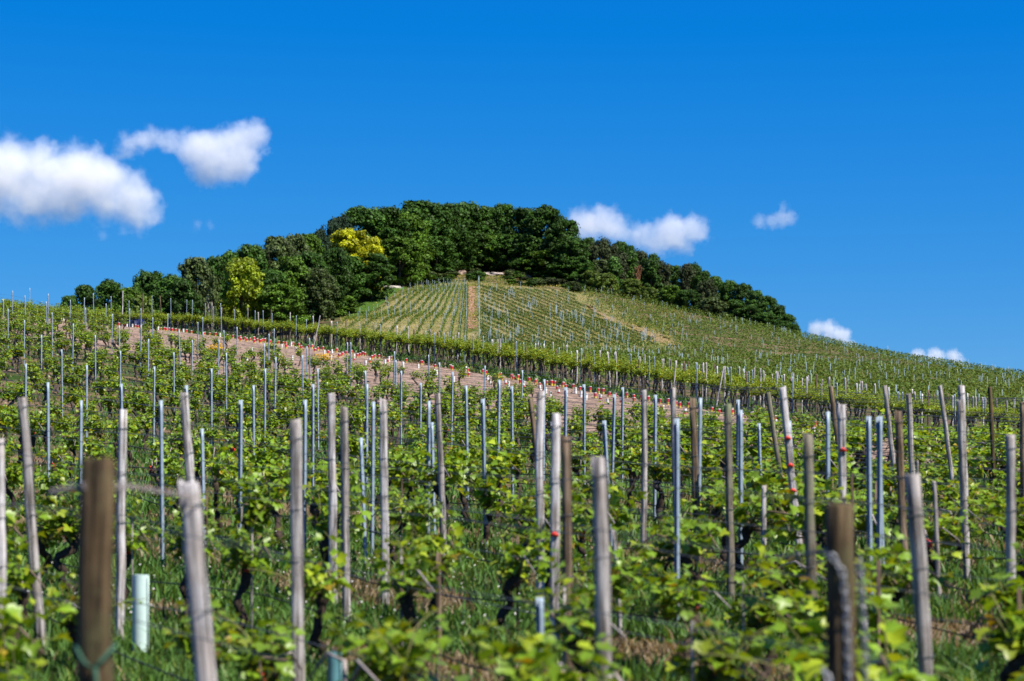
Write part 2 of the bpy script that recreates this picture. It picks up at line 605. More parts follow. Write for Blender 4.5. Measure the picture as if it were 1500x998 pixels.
def drape(name, L, Rr, nu, nv, lift, m, rough=0.0, edge=.12):
    """a sheet laid on the ground between two plan polylines"""
    L = np.asarray(L, float)
    Rr = np.asarray(Rr, float)
    t = np.linspace(0, len(L) - 1, nv)
    s = np.linspace(0, 1, nu)
    lx = np.stack([np.interp(t, np.arange(len(L)), L[:, k]) for k in (0, 1)], -1)
    rx = np.stack([np.interp(t, np.arange(len(Rr)), Rr[:, k]) for k in (0, 1)], -1)
    P = lx[:, None] * (1 - s)[None, :, None] + rx[:, None] * s[None, :, None]
    z = gz(P[..., 0], P[..., 1]) + lift
    if rough:
        e = np.minimum(1, np.minimum(s, 1 - s) * 12)[None, :]
        z += (rng.random(z.shape) * rough) * e
        P[:, 0] += rng.normal(0, edge, P[:, 0].shape)
        P[:, -1] += rng.normal(0, edge, P[:, -1].shape)
    V = np.dstack([P, z]).reshape(-1, 3)
    i = (np.arange(nv - 1)[:, None] * nu + np.arange(nu - 1)[None]).ravel()
    Q = np.stack([i, i + 1, i + nu + 1, i + nu], -1)
    o = obj(name, np_mesh(name, V, Q, [m], smooth=True))
    o['kind'] = 'structure'
    return o


def row_pt(c, t):
    return NX * c + UX * t, NY * c + UY * t


C_ROWS_END, C_SOIL0, C_SOIL1, C_HEDGE = 52.0, 33.0, 56.0, 57.6
drape('tilled_soil', [row_pt(C_SOIL0, t) for t in (-12, 150)], [row_pt(C_SOIL1, t) for t in (-12, 150)], 44, 640, 0.02, M['soil'], 0.11)


def plan(px, py, d0=225, d1=380):
    x, y, z = on_ground(px, py, d0, d1)
    return x, y


drape('red_earth_strip', [plan(685.5, 420), plan(684.5, 450), plan(684, 470), plan(685, 482)], [plan(695, 420), plan(695.5, 450), plan(696, 470), plan(695, 482)], 10, 90, 0.06, M['redsoil'], 0.12, .22)
drape('dirt_track', [plan(858, 447), plan(872, 458), plan(905, 474), plan(950, 494), plan(980, 507)],
      [plan(860, 447), plan(877, 457), plan(913, 473), plan(965, 492), plan(1004, 507)], 10, 90, 0.07, M['track'], 0.12, .5)
drape('green_bank', [plan(552, 424), plan(520, 450), plan(506, 466)], [plan(603, 420), plan(562, 444), plan(515, 468)], 14, 30, 0.08, M['turf'], 0.15)

# ------------------------------------------------------------------ leaves
OUT_HI = np.array([(0, 0), (.16, -.12), (.34, -.10), (.50, .10), (.42, .26), (.62, .42), (.52, .58), (.28, .60), (.20, .84), (0, 1.0),
                   (-.20, .84), (-.28, .60), (-.52, .58), (-.62, .42), (-.42, .26), (-.50, .10), (-.34, -.10), (-.16, -.12)])
OUT_LO = np.array([(0, 0), (.46, .05), (.55, .50), (0, 1.0), (-.55, .50), (-.46, .05)])


def leaves(P, D, Nn, S, outline):
    """one lobed leaf per point: P base, D direction of the tip, Nn upper side, S size; returns V, tris and count per leaf"""
    n, k = len(P), len(outline)
    D = D / (np.linalg.norm(D, axis=1)[:, None] + 1e-9)
    Nn = Nn - (Nn * D).sum(1)[:, None] * D
    Nn /= np.linalg.norm(Nn, axis=1)[:, None] + 1e-9
    B = np.cross(D, Nn)
    o = np.vstack([outline, [[0, .42]]])
    fold = rng.uniform(0.05, 0.5, n)
    curl = rng.uniform(-0.1, 0.55, n)
    zz = fold[:, None] * np.abs(o[:, 0])[None] - curl[:, None] * (o[:, 1] - .35)[None] ** 2
    V = P[:, None] + S[:, None, None] * (o[None, :, 0, None] * B[:, None] + o[None, :, 1, None] * D[:, None] + zz[..., None] * Nn[:, None])
    tri = np.array([(k, a, (a + 1) % k) for a in range(k)])
    T = (np.arange(n)[:, None, None] * (k + 1) + tri[None]).reshape(-1, 3)
    return V.reshape(-1, 3), T, k + 1


def unit(v):
    return v / (np.linalg.norm(v, axis=-1, keepdims=True) + 1e-9)


def leaf_cols(n, k, young=0.2, spread=0.3):
    c = np.ones((n, 3))
    c *= rng.uniform(1 - spread, 1 + spread, (n, 1))
    y = rng.random(n)
    c[y < young] *= np.array([1.6, 1.2, 0.9])
    b = y > 0.965
    c[b] *= np.array([1.7, 0.75, 0.9])
    return np.repeat(c, k, axis=0)


def shoot_leaves(n_shoot, x0, x1, zb, lmin, lmax, per, smin, smax, lean=0.55):
    P, D, Nn, S, paths = [], [], [], [], []
    for _ in range(n_shoot):
        b = np.array([rng.uniform(x0, x1), rng.normal(0, 0.05), zb + rng.normal(0, 0.05)])
        d = unit(np.array([rng.normal(0, lean), rng.normal(0, lean), 1.0]))
        L = rng.uniform(lmin, lmax)
        bend = np.array([rng.normal(0, .22), rng.normal(0, .22), -rng.uniform(0, .45)])
        tt = np.linspace(0, 1, 7)
        path = b + L * (tt[:, None] * d + tt[:, None] ** 2 * bend)
        paths.append(path)
        m = rng.integers(max(3, per - 3), per + 3)
        for q in range(m):
            t = (q + rng.random()) / m
            p = b + L * (t * d + t * t * bend)
            a = rng.uniform(0, 2 * np.pi)
            out = np.array([math.cos(a), math.sin(a), rng.uniform(-0.5, 0.35)])
            pet = rng.uniform(0.02, 0.08)
            P.append(p + out * pet)
            D.append(out + rng.normal(0, .25, 3) + np.array([0, 0, -0.35]))
            Nn.append(np.array([out[0] * .5, out[1] * .5, 1.0]) + rng.normal(0, .45, 3))
            S.append(rng.uniform(smin, smax) * (1.1 - .5 * t * t))
    return np.array(P), np.array(D), np.array(Nn), np.array(S), paths


def gnarled(h, r0, k=7, wob=0.035, head=True):
    m = 10
    t = np.linspace(0, 1, m)
    P = np.zeros((m, 3))
    P[:, 2] = t * h
    w = np.cumsum(rng.normal(0, wob, (m, 2)), axis=0)
    P[:, :2] = w - w[0]
    rad = r0 * (1.15 - .35 * t + rng.normal(0, .13, m))
    if head:
        rad[-2:] *= 1.55
    P[0, 2] = -0.05
    return P, np.maximum(rad, r0 * .5)


def vine_proto(kind, outline, n_shoot, per, seed_tie=False, stake=False):
    """returns parts as (name, mesh)"""
    parts = []
    if kind == 'hedge':
        h, zb, lm, lx = 1.0, 1.06, 0.18, 0.62
    else:
        h, zb, lm, lx = rng.uniform(.46, .64), 0.68, 0.18, 0.58
    P, rad = gnarled(h, 0.038 if kind != 'hedge' else 0.045)
    b = MB()
    b.tube(P, rad, 7)
    if kind == 'hedge':
        for s in (-1, 1):
            q = np.array([P[-1], P[-1] + (s * .12, rng.normal(0, .03), .06), P[-1] + (s * .34, rng.normal(0, .05), .10), P[-1] + (s * .48, 0, .08)])
            b.tube(q, [.035, .026, .02, .012], 6)
    parts.append(('trunk', b.mesh('trunk', [M['bark_light'] if kind == 'hedge' else M['bark']])))
    top = P[-1]
    for s in (-1, 1) if kind != 'hedge' else ():
        L = rng.uniform(.3, .5)
        q = top + np.array([(0, 0, 0), (s * L * .25, rng.normal(0, .03), .15), (s * L * .6, rng.normal(0, .04), .18), (s * L, rng.normal(0, .04), .04)])
        b = MB()
        b.tube(q, [.012, .010, .008, .005], 5)
        parts.append(('cane', b.mesh('cane', [M['cane'] if rng.random() < .6 else M['dead']])))
    half = .48 if kind == 'hedge' else rng.uniform(.14, .28)
    Pp, D, Nn, S, paths = shoot_leaves(n_shoot, top[0] - half, top[0] + half, top[2] + .04 if kind != 'hedge' else zb, lm, lx, per, .05, .10, .55 if kind == 'hedge' else .38)
    V, T, k = leaves(Pp, D, Nn, S, outline)
    col = leaf_cols(len(Pp), k)
    fol = np_mesh('foliage', V, T, [M['hedge_leaf'] if kind == 'hedge' else M['leaf']], col=col)
    parts.append(('foliage', fol))
    if kind == 'near':
        b = MB()
        for p in paths:
            pp = np.vstack([top - (0, 0, .03), p])
            b.tube(pp, np.linspace(.0055, .0025, len(pp)), 4, cap=False)
        parts.append(('shoots', b.mesh('shoots', [M['shoot']])))
    if seed_tie:
        b = MB()
        z = h + .05
        q = top + np.array([(.02, -.06, .02), (.05, -.07, .05), (.08, -.05, .03), (.07, -.04, -.02), (.03, -.05, -.01)])
        b.tube(q, .013, 5)
        parts.append(('tie', b.mesh('tie', [M['tie']])))
    if stake:
        b = MB()
        b.tube([(.06, .03, -.1), (.065, .03, .4), (.06, .035, rng.uniform(.8, 1.05))], .010, 6)
        parts.append(('stick', b.mesh('stick', [M['grey'] if rng.random() < .4 else M['brown']])))
    return parts


def build_root(name, parts):
    e = empty(name, (0, 0, -1000))
    tr = None
    for nm, me in parts:
        o = obj(nm, me, tr if nm in ('cane', 'tie') and tr else e)
        if nm == 'trunk':
            tr = o
    return e


near_protos = [vine_proto('near', OUT_HI, int(rng.integers(10, 18)), 11, k % 3 == 0, k % 2 == 0) for k in range(10)]
mid_protos = [vine_proto('mid', OUT_LO, int(rng.integers(11, 18)), 11, k % 3 == 0, False) for k in range(8)]
hedge_protos = [vine_proto('hedge', OUT_LO, 30, 10) for k in range(6)]

# ------------------------------------------------------------------ labels that tell look-alikes apart by the nearest landmark
LANDMARKS = []      # (px, py, phrase)
RANKS = ['nearest', 'second nearest', 'third nearest', 'fourth nearest', 'fifth nearest', 'sixth nearest', 'seventh nearest', 'eighth nearest']


def relabel(items, noun, group, maxrank=8):
    """items: (object, px, py, look). The label: nth nearest <look noun> on one side of the closest landmark."""
    cells = {}
    for o, px, py, look in items:
        j = min(range(len(LANDMARKS)), key=lambda q: (LANDMARKS[q][0] - px) ** 2 + (LANDMARKS[q][1] - py) ** 2)
        dx, dy = px - LANDMARKS[j][0], py - LANDMARKS[j][1]
        if abs(dx) > abs(dy):
            side = 'right of' if dx > 0 else 'left of'
        else:
            side = 'downhill of' if dy > 0 else 'uphill of'
        cells.setdefault((j, side), []).append((dx * dx + dy * dy, o, look))
    for (j, side), L in cells.items():
        L.sort(key=lambda t: t[0])
        for r, (_, o, look) in enumerate(L):
            if r < maxrank:
                o['label'] = f"{RANKS[r]} {look} {noun} {side} {LANDMARKS[j][2]}".replace('  ', ' ')
            else:
                o['label'] = f"{noun} farther off {side} {LANDMARKS[j][2]}"
            o['group'] = group


# ------------------------------------------------------------------ posts
def post_mesh(h, w, kind, seed, m, split=False):
    """tapered, slightly crooked wooden post; square or round, weathered top"""
    r = np.random.default_rng(seed)
    lev = 14
    k = 12
    th = (np.arange(k) + .5) / k * 2 * np.pi
    ring = np.stack([np.cos(th), np.sin(th)], -1)
    if kind == 'square':
        ring = ring / np.maximum(np.abs(ring).max(1)[:, None], 1e-6)
        ring *= (1 - .10 * (np.abs(np.abs(ring[:, 0]) - np.abs(ring[:, 1])) < .3))[:, None]
    if split:
        ring[2] *= .45
    V = []
    wob = np.cumsum(r.normal(0, .0028, (lev, 2)), 0)
    wob -= wob[-1] * np.linspace(0, 1, lev)[:, None]
    for a in range(lev):
        t = a / (lev - 1)
        s = w / 2 * (1.12 - .12 * t) * (1 + r.normal(0, .018))
        gouge = np.where(r.random((k, 1)) < .10, -.10, 0)
        rr = ring * s * (1 + r.normal(0, .028, (k, 1)) + gouge)
        z = -0.25 + t * (h + .25)
        zz = np.full(k, z)
        if a == lev - 1:
            zz += r.normal(0, .009, k) + ring[:, 0] * r.normal(0, .014)
        V.append(np.column_stack([rr + wob[a], zz]))
    V.append(np.column_stack([ring * w / 2 * .82, np.full(k, h + .008) + r.normal(0, .003, k)]))
    m_ = len(V)
    V = np.vstack(V)
    i = np.arange(m_ - 1)[:, None] * k
    j = np.arange(k)[None]
    Q = np.stack([i + j, i + (j + 1) % k, i + k + (j + 1) % k, i + k + j], -1).reshape(-1, 4)
    t0 = (m_ - 1) * k
    cap = [[t0 + q, t0 + q + 1, t0 + k - 2 - q, t0 + k - 1 - q] for q in range(k // 2 - 1)]
    Q = np.vstack([Q, cap])
    return np_mesh('post', V, Q, [m], smooth=False)


def wire_wrap(w, z, kind):
    b = MB()
    a = np.linspace(0, 2 * np.pi * 1.1, 16)
    q = w / 2 * (1.18 if kind == 'round' else 1.32)
    b.tube(np.column_stack([np.cos(a) * q, np.sin(a) * q, z + a * .004]), .0035, 4, cap=False)
    return b.mesh('wire_wrap', [M['wire']])


def place_leaning(o, px0, py0, px1, py1, d, h_min=.9):
    """sets the base on the ground and leans the thing so that its top shows at px0, py0 and a lower point at px1, py1; returns its length"""
    x0, z0 = (px0 - 750) / F * d, ZC + (750 - py0) / F * d
    x1, z1 = (px1 - 750) / F * d, ZC + (750 - py1) / F * d
    s = (x1 - x0) / (z1 - z0)
    xb = x0
    for _ in range(6):
        zb = g1(xb, d)
        xb = x0 + s * (zb - z0)
    dy = rng.normal(0, .02) * (z0 - zb)
    o.location = (xb, d + dy, zb)
    v = Vector((x0 - xb, -dy, z0 - zb))
    o.rotation_euler = Vector((0, 0, 1)).rotation_difference(v).to_euler()
    return v.length


W = [  # px top, py top, px low, py low, width px, real width, shape, wood, split, label, landmark phrase
 (144, 676, 141, 998, 50, .115, 'round', 'dark', 0, 'big blurred brown post nearest to the viewer, green rope tied round it', 'the roped brown post'),
 (1229, 741, 1230, 998, 42, .11, 'round', 'dark', 0, 'big blurred brown post with a zinc chain hanging down its face', 'the chained brown post'),
 (277, 710, 302, 998, 29, .09, 'square', 'pale', 1, 'pale square post with a long split, leaning left beside the mint sleeve', 'the split leaning post'),
 (877, 672, 885, 998, 23, .08, 'round', 'grey', 0, 'stout grey post standing nearest in the middle of the vines', 'the stout grey post'),
 (1337, 697, 1357, 998, 22, .08, 'round', 'grey', 0, 'bluish grey post leaning left beside the chained brown post', 'the bluish leaning post'),
 (1184, 639, 1187, 990, 15, .07, 'round', 'mossy', 0, 'upright mossy post just left of the chained brown post', 'the upright mossy post'),
 (433, 618, 435, 870, 17, .075, 'square', 'grey', 0, 'grey square post with ragged face right of the split leaning post', 'the ragged square post'),
 (180, 602, 176, 925, 12.5, .07, 'round', 'pale', 0, 'slim pale post directly behind the roped brown post', 'the slim pale post behind the rope'),
 (485, 578, 486, 820, 11, .07, 'square', 'pale', 0, 'pale post bound with many wires left of a plain grey post', 'the wire bound pale post'),
 (504, 598, 506, 810, 12, .07, 'round', 'grey', 0, 'plain grey post just right of the wire bound post', 'the plain grey post'),
 (562, 587, 563, 745, 11, .07, 'square', 'pale', 0, 'whitish square post standing alone with a clean cut top', 'the whitish square post'),
 (641, 578, 645, 690, 9, .07, 'round', 'grey', 0, 'thin dull grey post in front of the tilled soil', 'the thin dull post'),
 (792, 575, 793, 830, 11, .07, 'square', 'pale', 0, 'tall pale post, taller of the pair beside the leaning brown stake', 'the tall pale post'),
 (815, 608, 810, 915, 13, .07, 'square', 'pale', 0, 'bright pale square post, shorter of the pale pair', 'the short bright post'),
 (829, 641, 833, 998, 15, .07, 'round', 'brown', 0, 'brownish grey round post touching the bright pale square one', 'the brownish round post'),
 (777, 585, 788, 680, 8, .06, 'round', 'brown', 0, 'thin brown stake leaning against the tall pale post', 'the leaning brown stake'),
 (943, 573, 943, 690, 9, .07, 'round', 'grey', 0, 'dark grey post with a wire wrapped knob at the tilled soil', 'the knobbed dark post'),
 (986, 569, 989, 690, 8, .07, 'square', 'grey', 0, 'slim grey post rising in front of the red sleeves', 'the slim grey post'),
 (1015, 585, 1025, 870, 10, .07, 'square', 'brown', 0, 'rusty brown post leaning slightly left behind the thin grapevine stems', 'the rusty brown post'),
 (1066, 594, 1068, 730, 11, .07, 'round', 'mossy', 0, 'mossy post with one pale wire ring near its top', 'the ringed mossy post'),
 (1125, 576, 1134, 640, 7, .06, 'round', 'mossy', 0, 'thin dark stake leaning left in front of the old vines', 'the thin dark stake'),
 (1146, 569, 1161, 720, 10, .07, 'square', 'pale', 0, 'pale post leaning clearly left with red marks down its side', 'the pale leaning post'),
 (1233, 594, 1235, 715, 11, .07, 'square', 'pale', 0, 'pale square post with a red clip, above the chained post', 'the red clip post'),
 (1217, 567, 1226, 640, 7, .065, 'round', 'brown', 0, 'brown leaning stake just behind the post with a red clip', 'the brown leaning stake'),
 (1296, 566, 1304, 630, 6.5, .065, 'round', 'grey', 0, 'crooked grey stake leaning left before the yellow green old vines', 'the crooked grey stake'),
 (1316, 604, 1320, 690, 11, .07, 'round', 'brown', 0, 'brown flat topped post left of a knotty grey one', 'the flat topped brown post'),
 (1331, 578, 1336, 690, 8, .07, 'round', 'grey', 0, 'knotty grey post bound with wire near its top', 'the knotty grey post'),
 (1377, 566, 1385, 630, 6.5, .06, 'round', 'grey', 0, 'curved grey stake left of two overlapping posts', 'the curved grey stake'),
 (1408, 566, 1410, 640, 9, .07, 'square', 'pale', 0, 'pale square post, rear one of two overlapping posts', 'the rear pale post'),
 (1406, 587, 1413, 740, 10, .07, 'round', 'grey', 0, 'grey round post, front one of two overlapping posts', 'the front grey post'),
 (1450, 568, 1453, 625, 6, .06, 'round', 'dark', 0, 'dark brown stake standing alone before the right hand vines', 'the dark brown stake'),
 (1480, 639, 1483, 880, 14, .07, 'round', 'grey', 0, 'thick grey post with a knobbly blunt top at the right', 'the blunt grey post'),
 (1498, 590, 1499, 680, 8, .07, 'round', 'brown', 0, 'brown post half cut off by the right border', 'the half hidden post'),
 (-1, 645, 2, 998, 14, .07, 'square', 'pale', 0, 'pale post half cut off by the left border', 'the cut off pale post'),
 (33, 584, 50, 840, 13, .07, 'square', 'grey', 1, 'grey cracked post leaning left with wires at its head', 'the cracked leaning post'),
 (270, 577, 279, 700, 12, .07, 'square', 'pale', 0, 'pale wire wrapped post leaning left above the split one', 'the wire wrapped pale post'),
 (642, 812, 641, 985, 9, .045, 'round', 'brown', 0, 'short brown stake stuck through a leafy bush', 'the short brown stake'),
 (899, 778, 906, 880, 7, .04, 'round', 'grey', 0, 'thin grey stick behind the stout grey post', 'the thin grey stick'),
 (1119, 713, 1119, 748, 7, .045, 'square', 'pale', 0, 'stubby whitish stake among leaves left of the upright mossy post', 'the stubby white stake'),
 (1369, 707, 1371, 752, 6, .04, 'square', 'grey', 0, 'short thin stake right of the bluish leaning post', 'the short thin stake'),
 (1344, 676, 1347, 720, 4, .03, 'round', 'grey', 0, 'very thin stick peeping up behind the bluish leaning post', None),
]
POSTS = []
used_c = []
for q, (px0, py0, px1, py1, wp, wr, shp, wd, spl, lab, lm) in enumerate(W):
    d = wr * F / wp
    o = empty('wooden_post', (0, 0, 0))
    L = place_leaning(o, px0, py0, px1, py1, d)
    obj('shaft', post_mesh(L, wr, shp, 100 + q, M[wd], bool(spl)), o)
    for z in ([L - .12, L - .55, L - .95] if wp > 7.5 and q > 1 else []):
        obj('wire_wrap', wire_wrap(wr, z + rng.normal(0, .04), shp), o)
    for z in {1146: (.52, .80, 1.06), 1233: (.42,), 815: (.95,)}.get(px0, ()):
        b = MB()
        b.tube([(-.03, -wr * .62, L - z), (0, -wr * .78, L - z + .012), (.03, -wr * .62, L - z - .005)], [.012, .02, .010], 6)
        obj('clip', b.mesh('clip', [M['tie']]), o)
    tag(o, lab, 'post')
    POSTS.append((o, L))
    if lm:
        LANDMARKS.append((px0, min(py0 + 70, 960), lm))
LANDMARKS += [(205, 890, 'the mint sleeve'), (315, 517, 'the upper yellow flowers'), (475, 531, 'the lower yellow flowers')]


def steel_mesh(h):
    """folded steel profile stake with hook notches along its edges"""
    b = MB()
    w, dp, t = .039, .028, .004
    prof = np.array([(-w / 2, dp), (-w / 2, 0), (-w * .18, 0), (-w * .1, -.008), (w * .1, -.008), (w * .18, 0), (w / 2, 0), (w / 2, dp)])
    inner = prof * np.array([.86, 1]) + np.array([0, t])
    ring = np.vstack([prof, inner[::-1]])
    k = len(ring)
    zs = np.linspace(-.25, h, 16)
    V = np.vstack([np.column_stack([ring * (1 + .06 * (a % 2) * np.array([1, 0])), np.full(k, z)]) for a, z in enumerate(zs)])
    i = np.arange(len(zs) - 1)[:, None] * k
    j = np.arange(k)[None]
    Q = np.stack([i + j, i + (j + 1) % k, i + k + (j + 1) % k, i + k + j], -1).reshape(-1, 4)
    t0 = (len(zs) - 1) * k
    Q = np.vstack([Q, [[t0 + a, t0 + a + 1, t0 + k - 2 - a, t0 + k - 1 - a] for a in range(k // 2 - 1)]])
    b.add(V, Q)
    return b.mesh('steel_stake', [M['steel']], smooth=False)


STEEL_PROTO = steel_mesh(2.0)
steel_items = []


def steel(px, py, d, lean=0.0, h=None):
    x, z0 = (px - 750) / F * d, ZC + (750 - py) / F * d
    zb = g1(x, d)
    o = obj('steel_stake', STEEL_PROTO)
    hh = max(.7, z0 - zb)
    o.location = (x - lean * hh, d, zb)
    o.scale = (1, 1, hh / 2.0)
    o.rotation_euler = (rng.normal(0, .012), math.atan(lean) + rng.normal(0, .006), math.atan2(UY, UX) + rng.normal(0, .15))
    o['category'] = 'stake'
    steel_items.append((o, px, py, 'blue grey'))
    return o


def crop(lst, x0, y0, s=6.0):
    return [(x0 + a / s, y0 + b / s) for a, b in lst]


mid = crop([(38, 228), (72, 315), (108, 157), (233, 198), (262, 133), (430, 183), (410, 252), (612, 237), (735, 217), (828, 180), (463, 348), (213, 415),
            (762, 305), (925, 270), (983, 360), (1143, 312), (1240, 312), (640, 445), (1052, 462), (1228, 460), (1345, 390), (1475, 357), (368, 545), (845, 545),
            (553, 672), (1060, 685), (1305, 580), (1355, 822), (775, 810), (222, 800)], 0, 400)
mid += crop([(437, 122), (717, 280), (1087, 135), (1433, 280)], 0, 540)
mid += crop([(283, 390), (238, 432), (588, 475), (908, 490), (858, 535), (472, 505), (413, 585), (90, 503), (188, 588), (38, 697), (360, 840), (497, 703), (825, 620),
             (1228, 572), (1198, 645), (1165, 722), (918, 740), (840, 840), (1298, 840)], 250, 400)
mid += crop([(150, 147), (743, 148), (608, 278), (1177, 275), (1248, 138)], 250, 540)
mid += crop([(55, 310), (82, 310), (450, 390), (483, 465), (225, 560), (238, 675), (528, 560), (775, 420), (870, 487), (965, 570), (1257, 515), (697, 665), (1122, 690),
             (1375, 640), (1270, 808), (783, 825), (268, 832)], 500, 450)
mid += crop([(78, 375), (22, 515), (280, 455), (465, 525), (640, 500), (875, 585), (970, 525), (1265, 592), (1455, 800)], 750, 480)
mid += crop([(487, 395), (512, 485), (140, 380), (1277, 500)], 1000, 520)
mid += crop([(165, 540), (195, 540), (280, 550)], 1250, 520)
for px, py in mid:
    hh = 1.78 + rng.normal(0, .05)
    x, y, z = on_ground(px, py, 17, 112, hh)
    if NX * x + NY * y > C_HEDGE - 1.2:
        y2 = (C_HEDGE - 1.2) / (NX * (px - 750) / F + NY)
        y = min(y, y2)
    steel(px, py, y, rng.normal(0, .008))
for px, py, d, ln in [(317, 626.7, 24, .09), (557, 640, 22, .10), (838, 617, 24, .09), (912, 615, 24, .08), (1184, 615, 26, .10), (1125, 620, 27, .05),
                      (796, 875, 12, .0), (652, 618, 25, .08), (443, 622, 21, 0), (627, 592, 26, 0)]:
    steel(px, py, d, ln)


def hedge_d(px, c=C_HEDGE):
    return c / (NX * (px - 750) / F + NY)


hst = crop([(980, 205), (1338, 200), (1138, 240)], 0, 400) + crop([(3, 222), (190, 237), (133, 235), (380, 295), (558, 320), (745, 330), (820, 330), (897, 355),
      (1053, 385), (1105, 375), (1195, 408), (1255, 392), (1460, 430)], 250, 400)
hst += crop([(340, 150), (738, 210), (822, 225), (905, 225), (1085, 250), (1155, 240), (1240, 255), (1003, 245)], 500, 450)
hst += crop([(47, 120), (107, 130), (412, 175), (605, 180), (730, 200), (1053, 230), (1203, 250), (1240, 255)], 750, 480)
hst += crop([(113, 65), (122, 67), (583, 145), (612, 130), (975, 190), (432, 105), (870, 180), (1350, 245)], 1000, 520)
hst += crop([(420, 325), (378, 325), (905, 345), (1165, 370), (395, 322)], 1250, 520)
for q, (px, py) in enumerate(hst):
    steel(px, py, hedge_d(px, C_HEDGE - .2 + (q % 3) * 1.9), rng.normal(0, .01))
# the tilted steel pole in the old vines
steel(329, 444, hedge_d(329, C_HEDGE - .6), .07)

whites = []
far_w = crop([(1082, 160), (1260, 183), (1433, 205)], 0, 400) + crop([(277, 270), (370, 262), (445, 305), (530, 303), (672, 308), (768, 345), (862, 325), (1022, 345),
        (1272, 380), (1413, 425), (1395, 405)], 250, 400)
far_w += crop([(487, 165), (295, 138), (580, 168), (637, 195), (770, 195), (1035, 225), (1375, 285), (1393, 280), (1327, 285), (40, 110), (170, 145), (195, 160), (852, 220), (945, 225), (975, 262)], 500, 450)
far_w += crop([(20, 130), (195, 135), (222, 138), (283, 145), (358, 130), (480, 155), (452, 170), (580, 200), (617, 178), (690, 210), (775, 200), (885, 212), (927, 212), (912, 222),
        (857, 240), (1133, 255), (1165, 235), (1330, 275), (1320, 277), (1385, 265), (1440, 290), (1478, 320), (1410, 280), (155, 165), (262, 185), (392, 195), (545, 210), (1115, 280)], 750, 480)
far_w += crop([(30, 60), (52, 60), (180, 70), (200, 70), (168, 88), (275, 80), (303, 100), (390, 100), (412, 105), (500, 105), (520, 125), (637, 115), (677, 120), (706, 140),
        (724, 170), (812, 145), (832, 150), (790, 170), (845, 165), (905, 170), (942, 200), (968, 160), (1050, 205), (1088, 195), (1107, 180), (1133, 175), (1218, 215), (1270, 200), (1290, 195),
        (1425, 205), (1440, 205), (1243, 255), (565, 150)], 1000, 520)
far_w += crop([(62, 230), (75, 232), (115, 255), (200, 255), (345, 285), (12, 250), (505, 300), (573, 325), (650, 310), (725, 345), (822, 340), (885, 360), (1003, 340), (1060, 365), (1075, 372),
        (1145, 375), (1160, 378), (1257, 380), (1340, 415), (1355, 405), (1410, 390), (300, 290), (600, 345), (690, 345)], 1250, 520)
WMESH = [post_mesh(2.0, .08, 'round', 900 + q, M[w], False) for q, w in enumerate(('pale', 'pale', 'grey', 'brown'))]
for me_ in WMESH:
    me_.name = 'wooden_stake'
for q, (px, py) in enumerate(far_w):
    c = C_HEDGE + .3 + (q % 4) * 1.9 if px < 640 or rng.random() < .5 else rng.uniform(66, 84)
    d = min(hedge_d(px, c), 165)
    x, z0 = (px - 750) / F * d, ZC + (750 - py) / F * d
    zb = g1(x, d)
    hh = max(.9, z0 - zb)
    k = int(rng.integers(0, 4)) if px > 700 else int(rng.integers(1, 4))
    o = obj('wooden_stake', WMESH[k])
    ln = rng.normal(0, .03)
    o.location = (x - ln * hh, d, zb)
    o.scale = (1, 1, hh / 2)
    o.rotation_euler = (rng.normal(0, .02), math.atan(ln), rng.uniform(0, 6))
    o['category'] = 'stake'
    whites.append((o, px, py, ('whitish', 'whitish', 'grey', 'brown')[k]))
# leaning poles
for px0, py0, px1, py1, lab in [(469, 463, 460, 505, 'pale bare pole leaning right out of the old vine row'),
                                (1060, 537, 1052, 580, 'pale forked pole leaning right among the old vines near the whitish stakes'),
                                (990, 529, 987, 570, 'grey wooden pole leaning right at the edge of the tilled soil')]:
    o = empty('wooden_pole', (0, 0, 0))
    L = place_leaning(o, px0, py0, px1, py1, hedge_d(px0, C_HEDGE - .9))
    obj('shaft', post_mesh(L, .06, 'round', 77 + px0, M['pale']), o)
    tag(o, lab, 'pole')

# rope and chain of the two nearest posts
o1, L1 = POSTS[0]
b = MB()
a = np.linspace(0, 2 * np.pi, 24)
zr = L1 - .62
front = np.exp(-((a - 1.5 * np.pi) / .8) ** 2)
b.tube(np.column_stack([np.cos(a) * .066, np.sin(a) * .066, zr - .07 * front]), .007, 6, cap=False)
t = np.linspace(0, 1, 12)
b.tube(np.column_stack([.012 + .012 * np.sin(t * 4), -.068 - .004 * np.sin(t * 9), zr - .07 - t * .5]), .0075, 6)
r = obj('rope', b.mesh('rope', [M['rope']]))
r.matrix_world = o1.matrix_basis
tag(r, 'dark green rope looped round the big blurred brown post', 'rope')
o2, L2 = POSTS[1]


def chain_mesh(n, pts):
    b = MB()
    a = np.linspace(0, 2 * np.pi, 13)
    P = np.asarray(pts, float)
    s = np.concatenate([[0], np.cumsum(np.linalg.norm(np.diff(P, axis=0), axis=1))])
    for q in range(n):
        u = (q + .5) / n * s[-1]
        c = np.array([np.interp(u, s, P[:, k]) for k in range(3)])
        c2 = np.array([np.interp(u + .01, s, P[:, k]) for k in range(3)])
        T = unit(c2 - c)
        side = unit(np.cross(T, (0, 1, 0.01)))
        oth = np.cross(T, side)
        w = side if q % 2 else oth * .9 + side * .45
        b.tube(c + np.cos(a)[:, None] * T * .0205 + np.sin(a)[:, None] * w * .0115, .0036, 6, cap=False)
    return b.mesh('chain', [M['chain']])


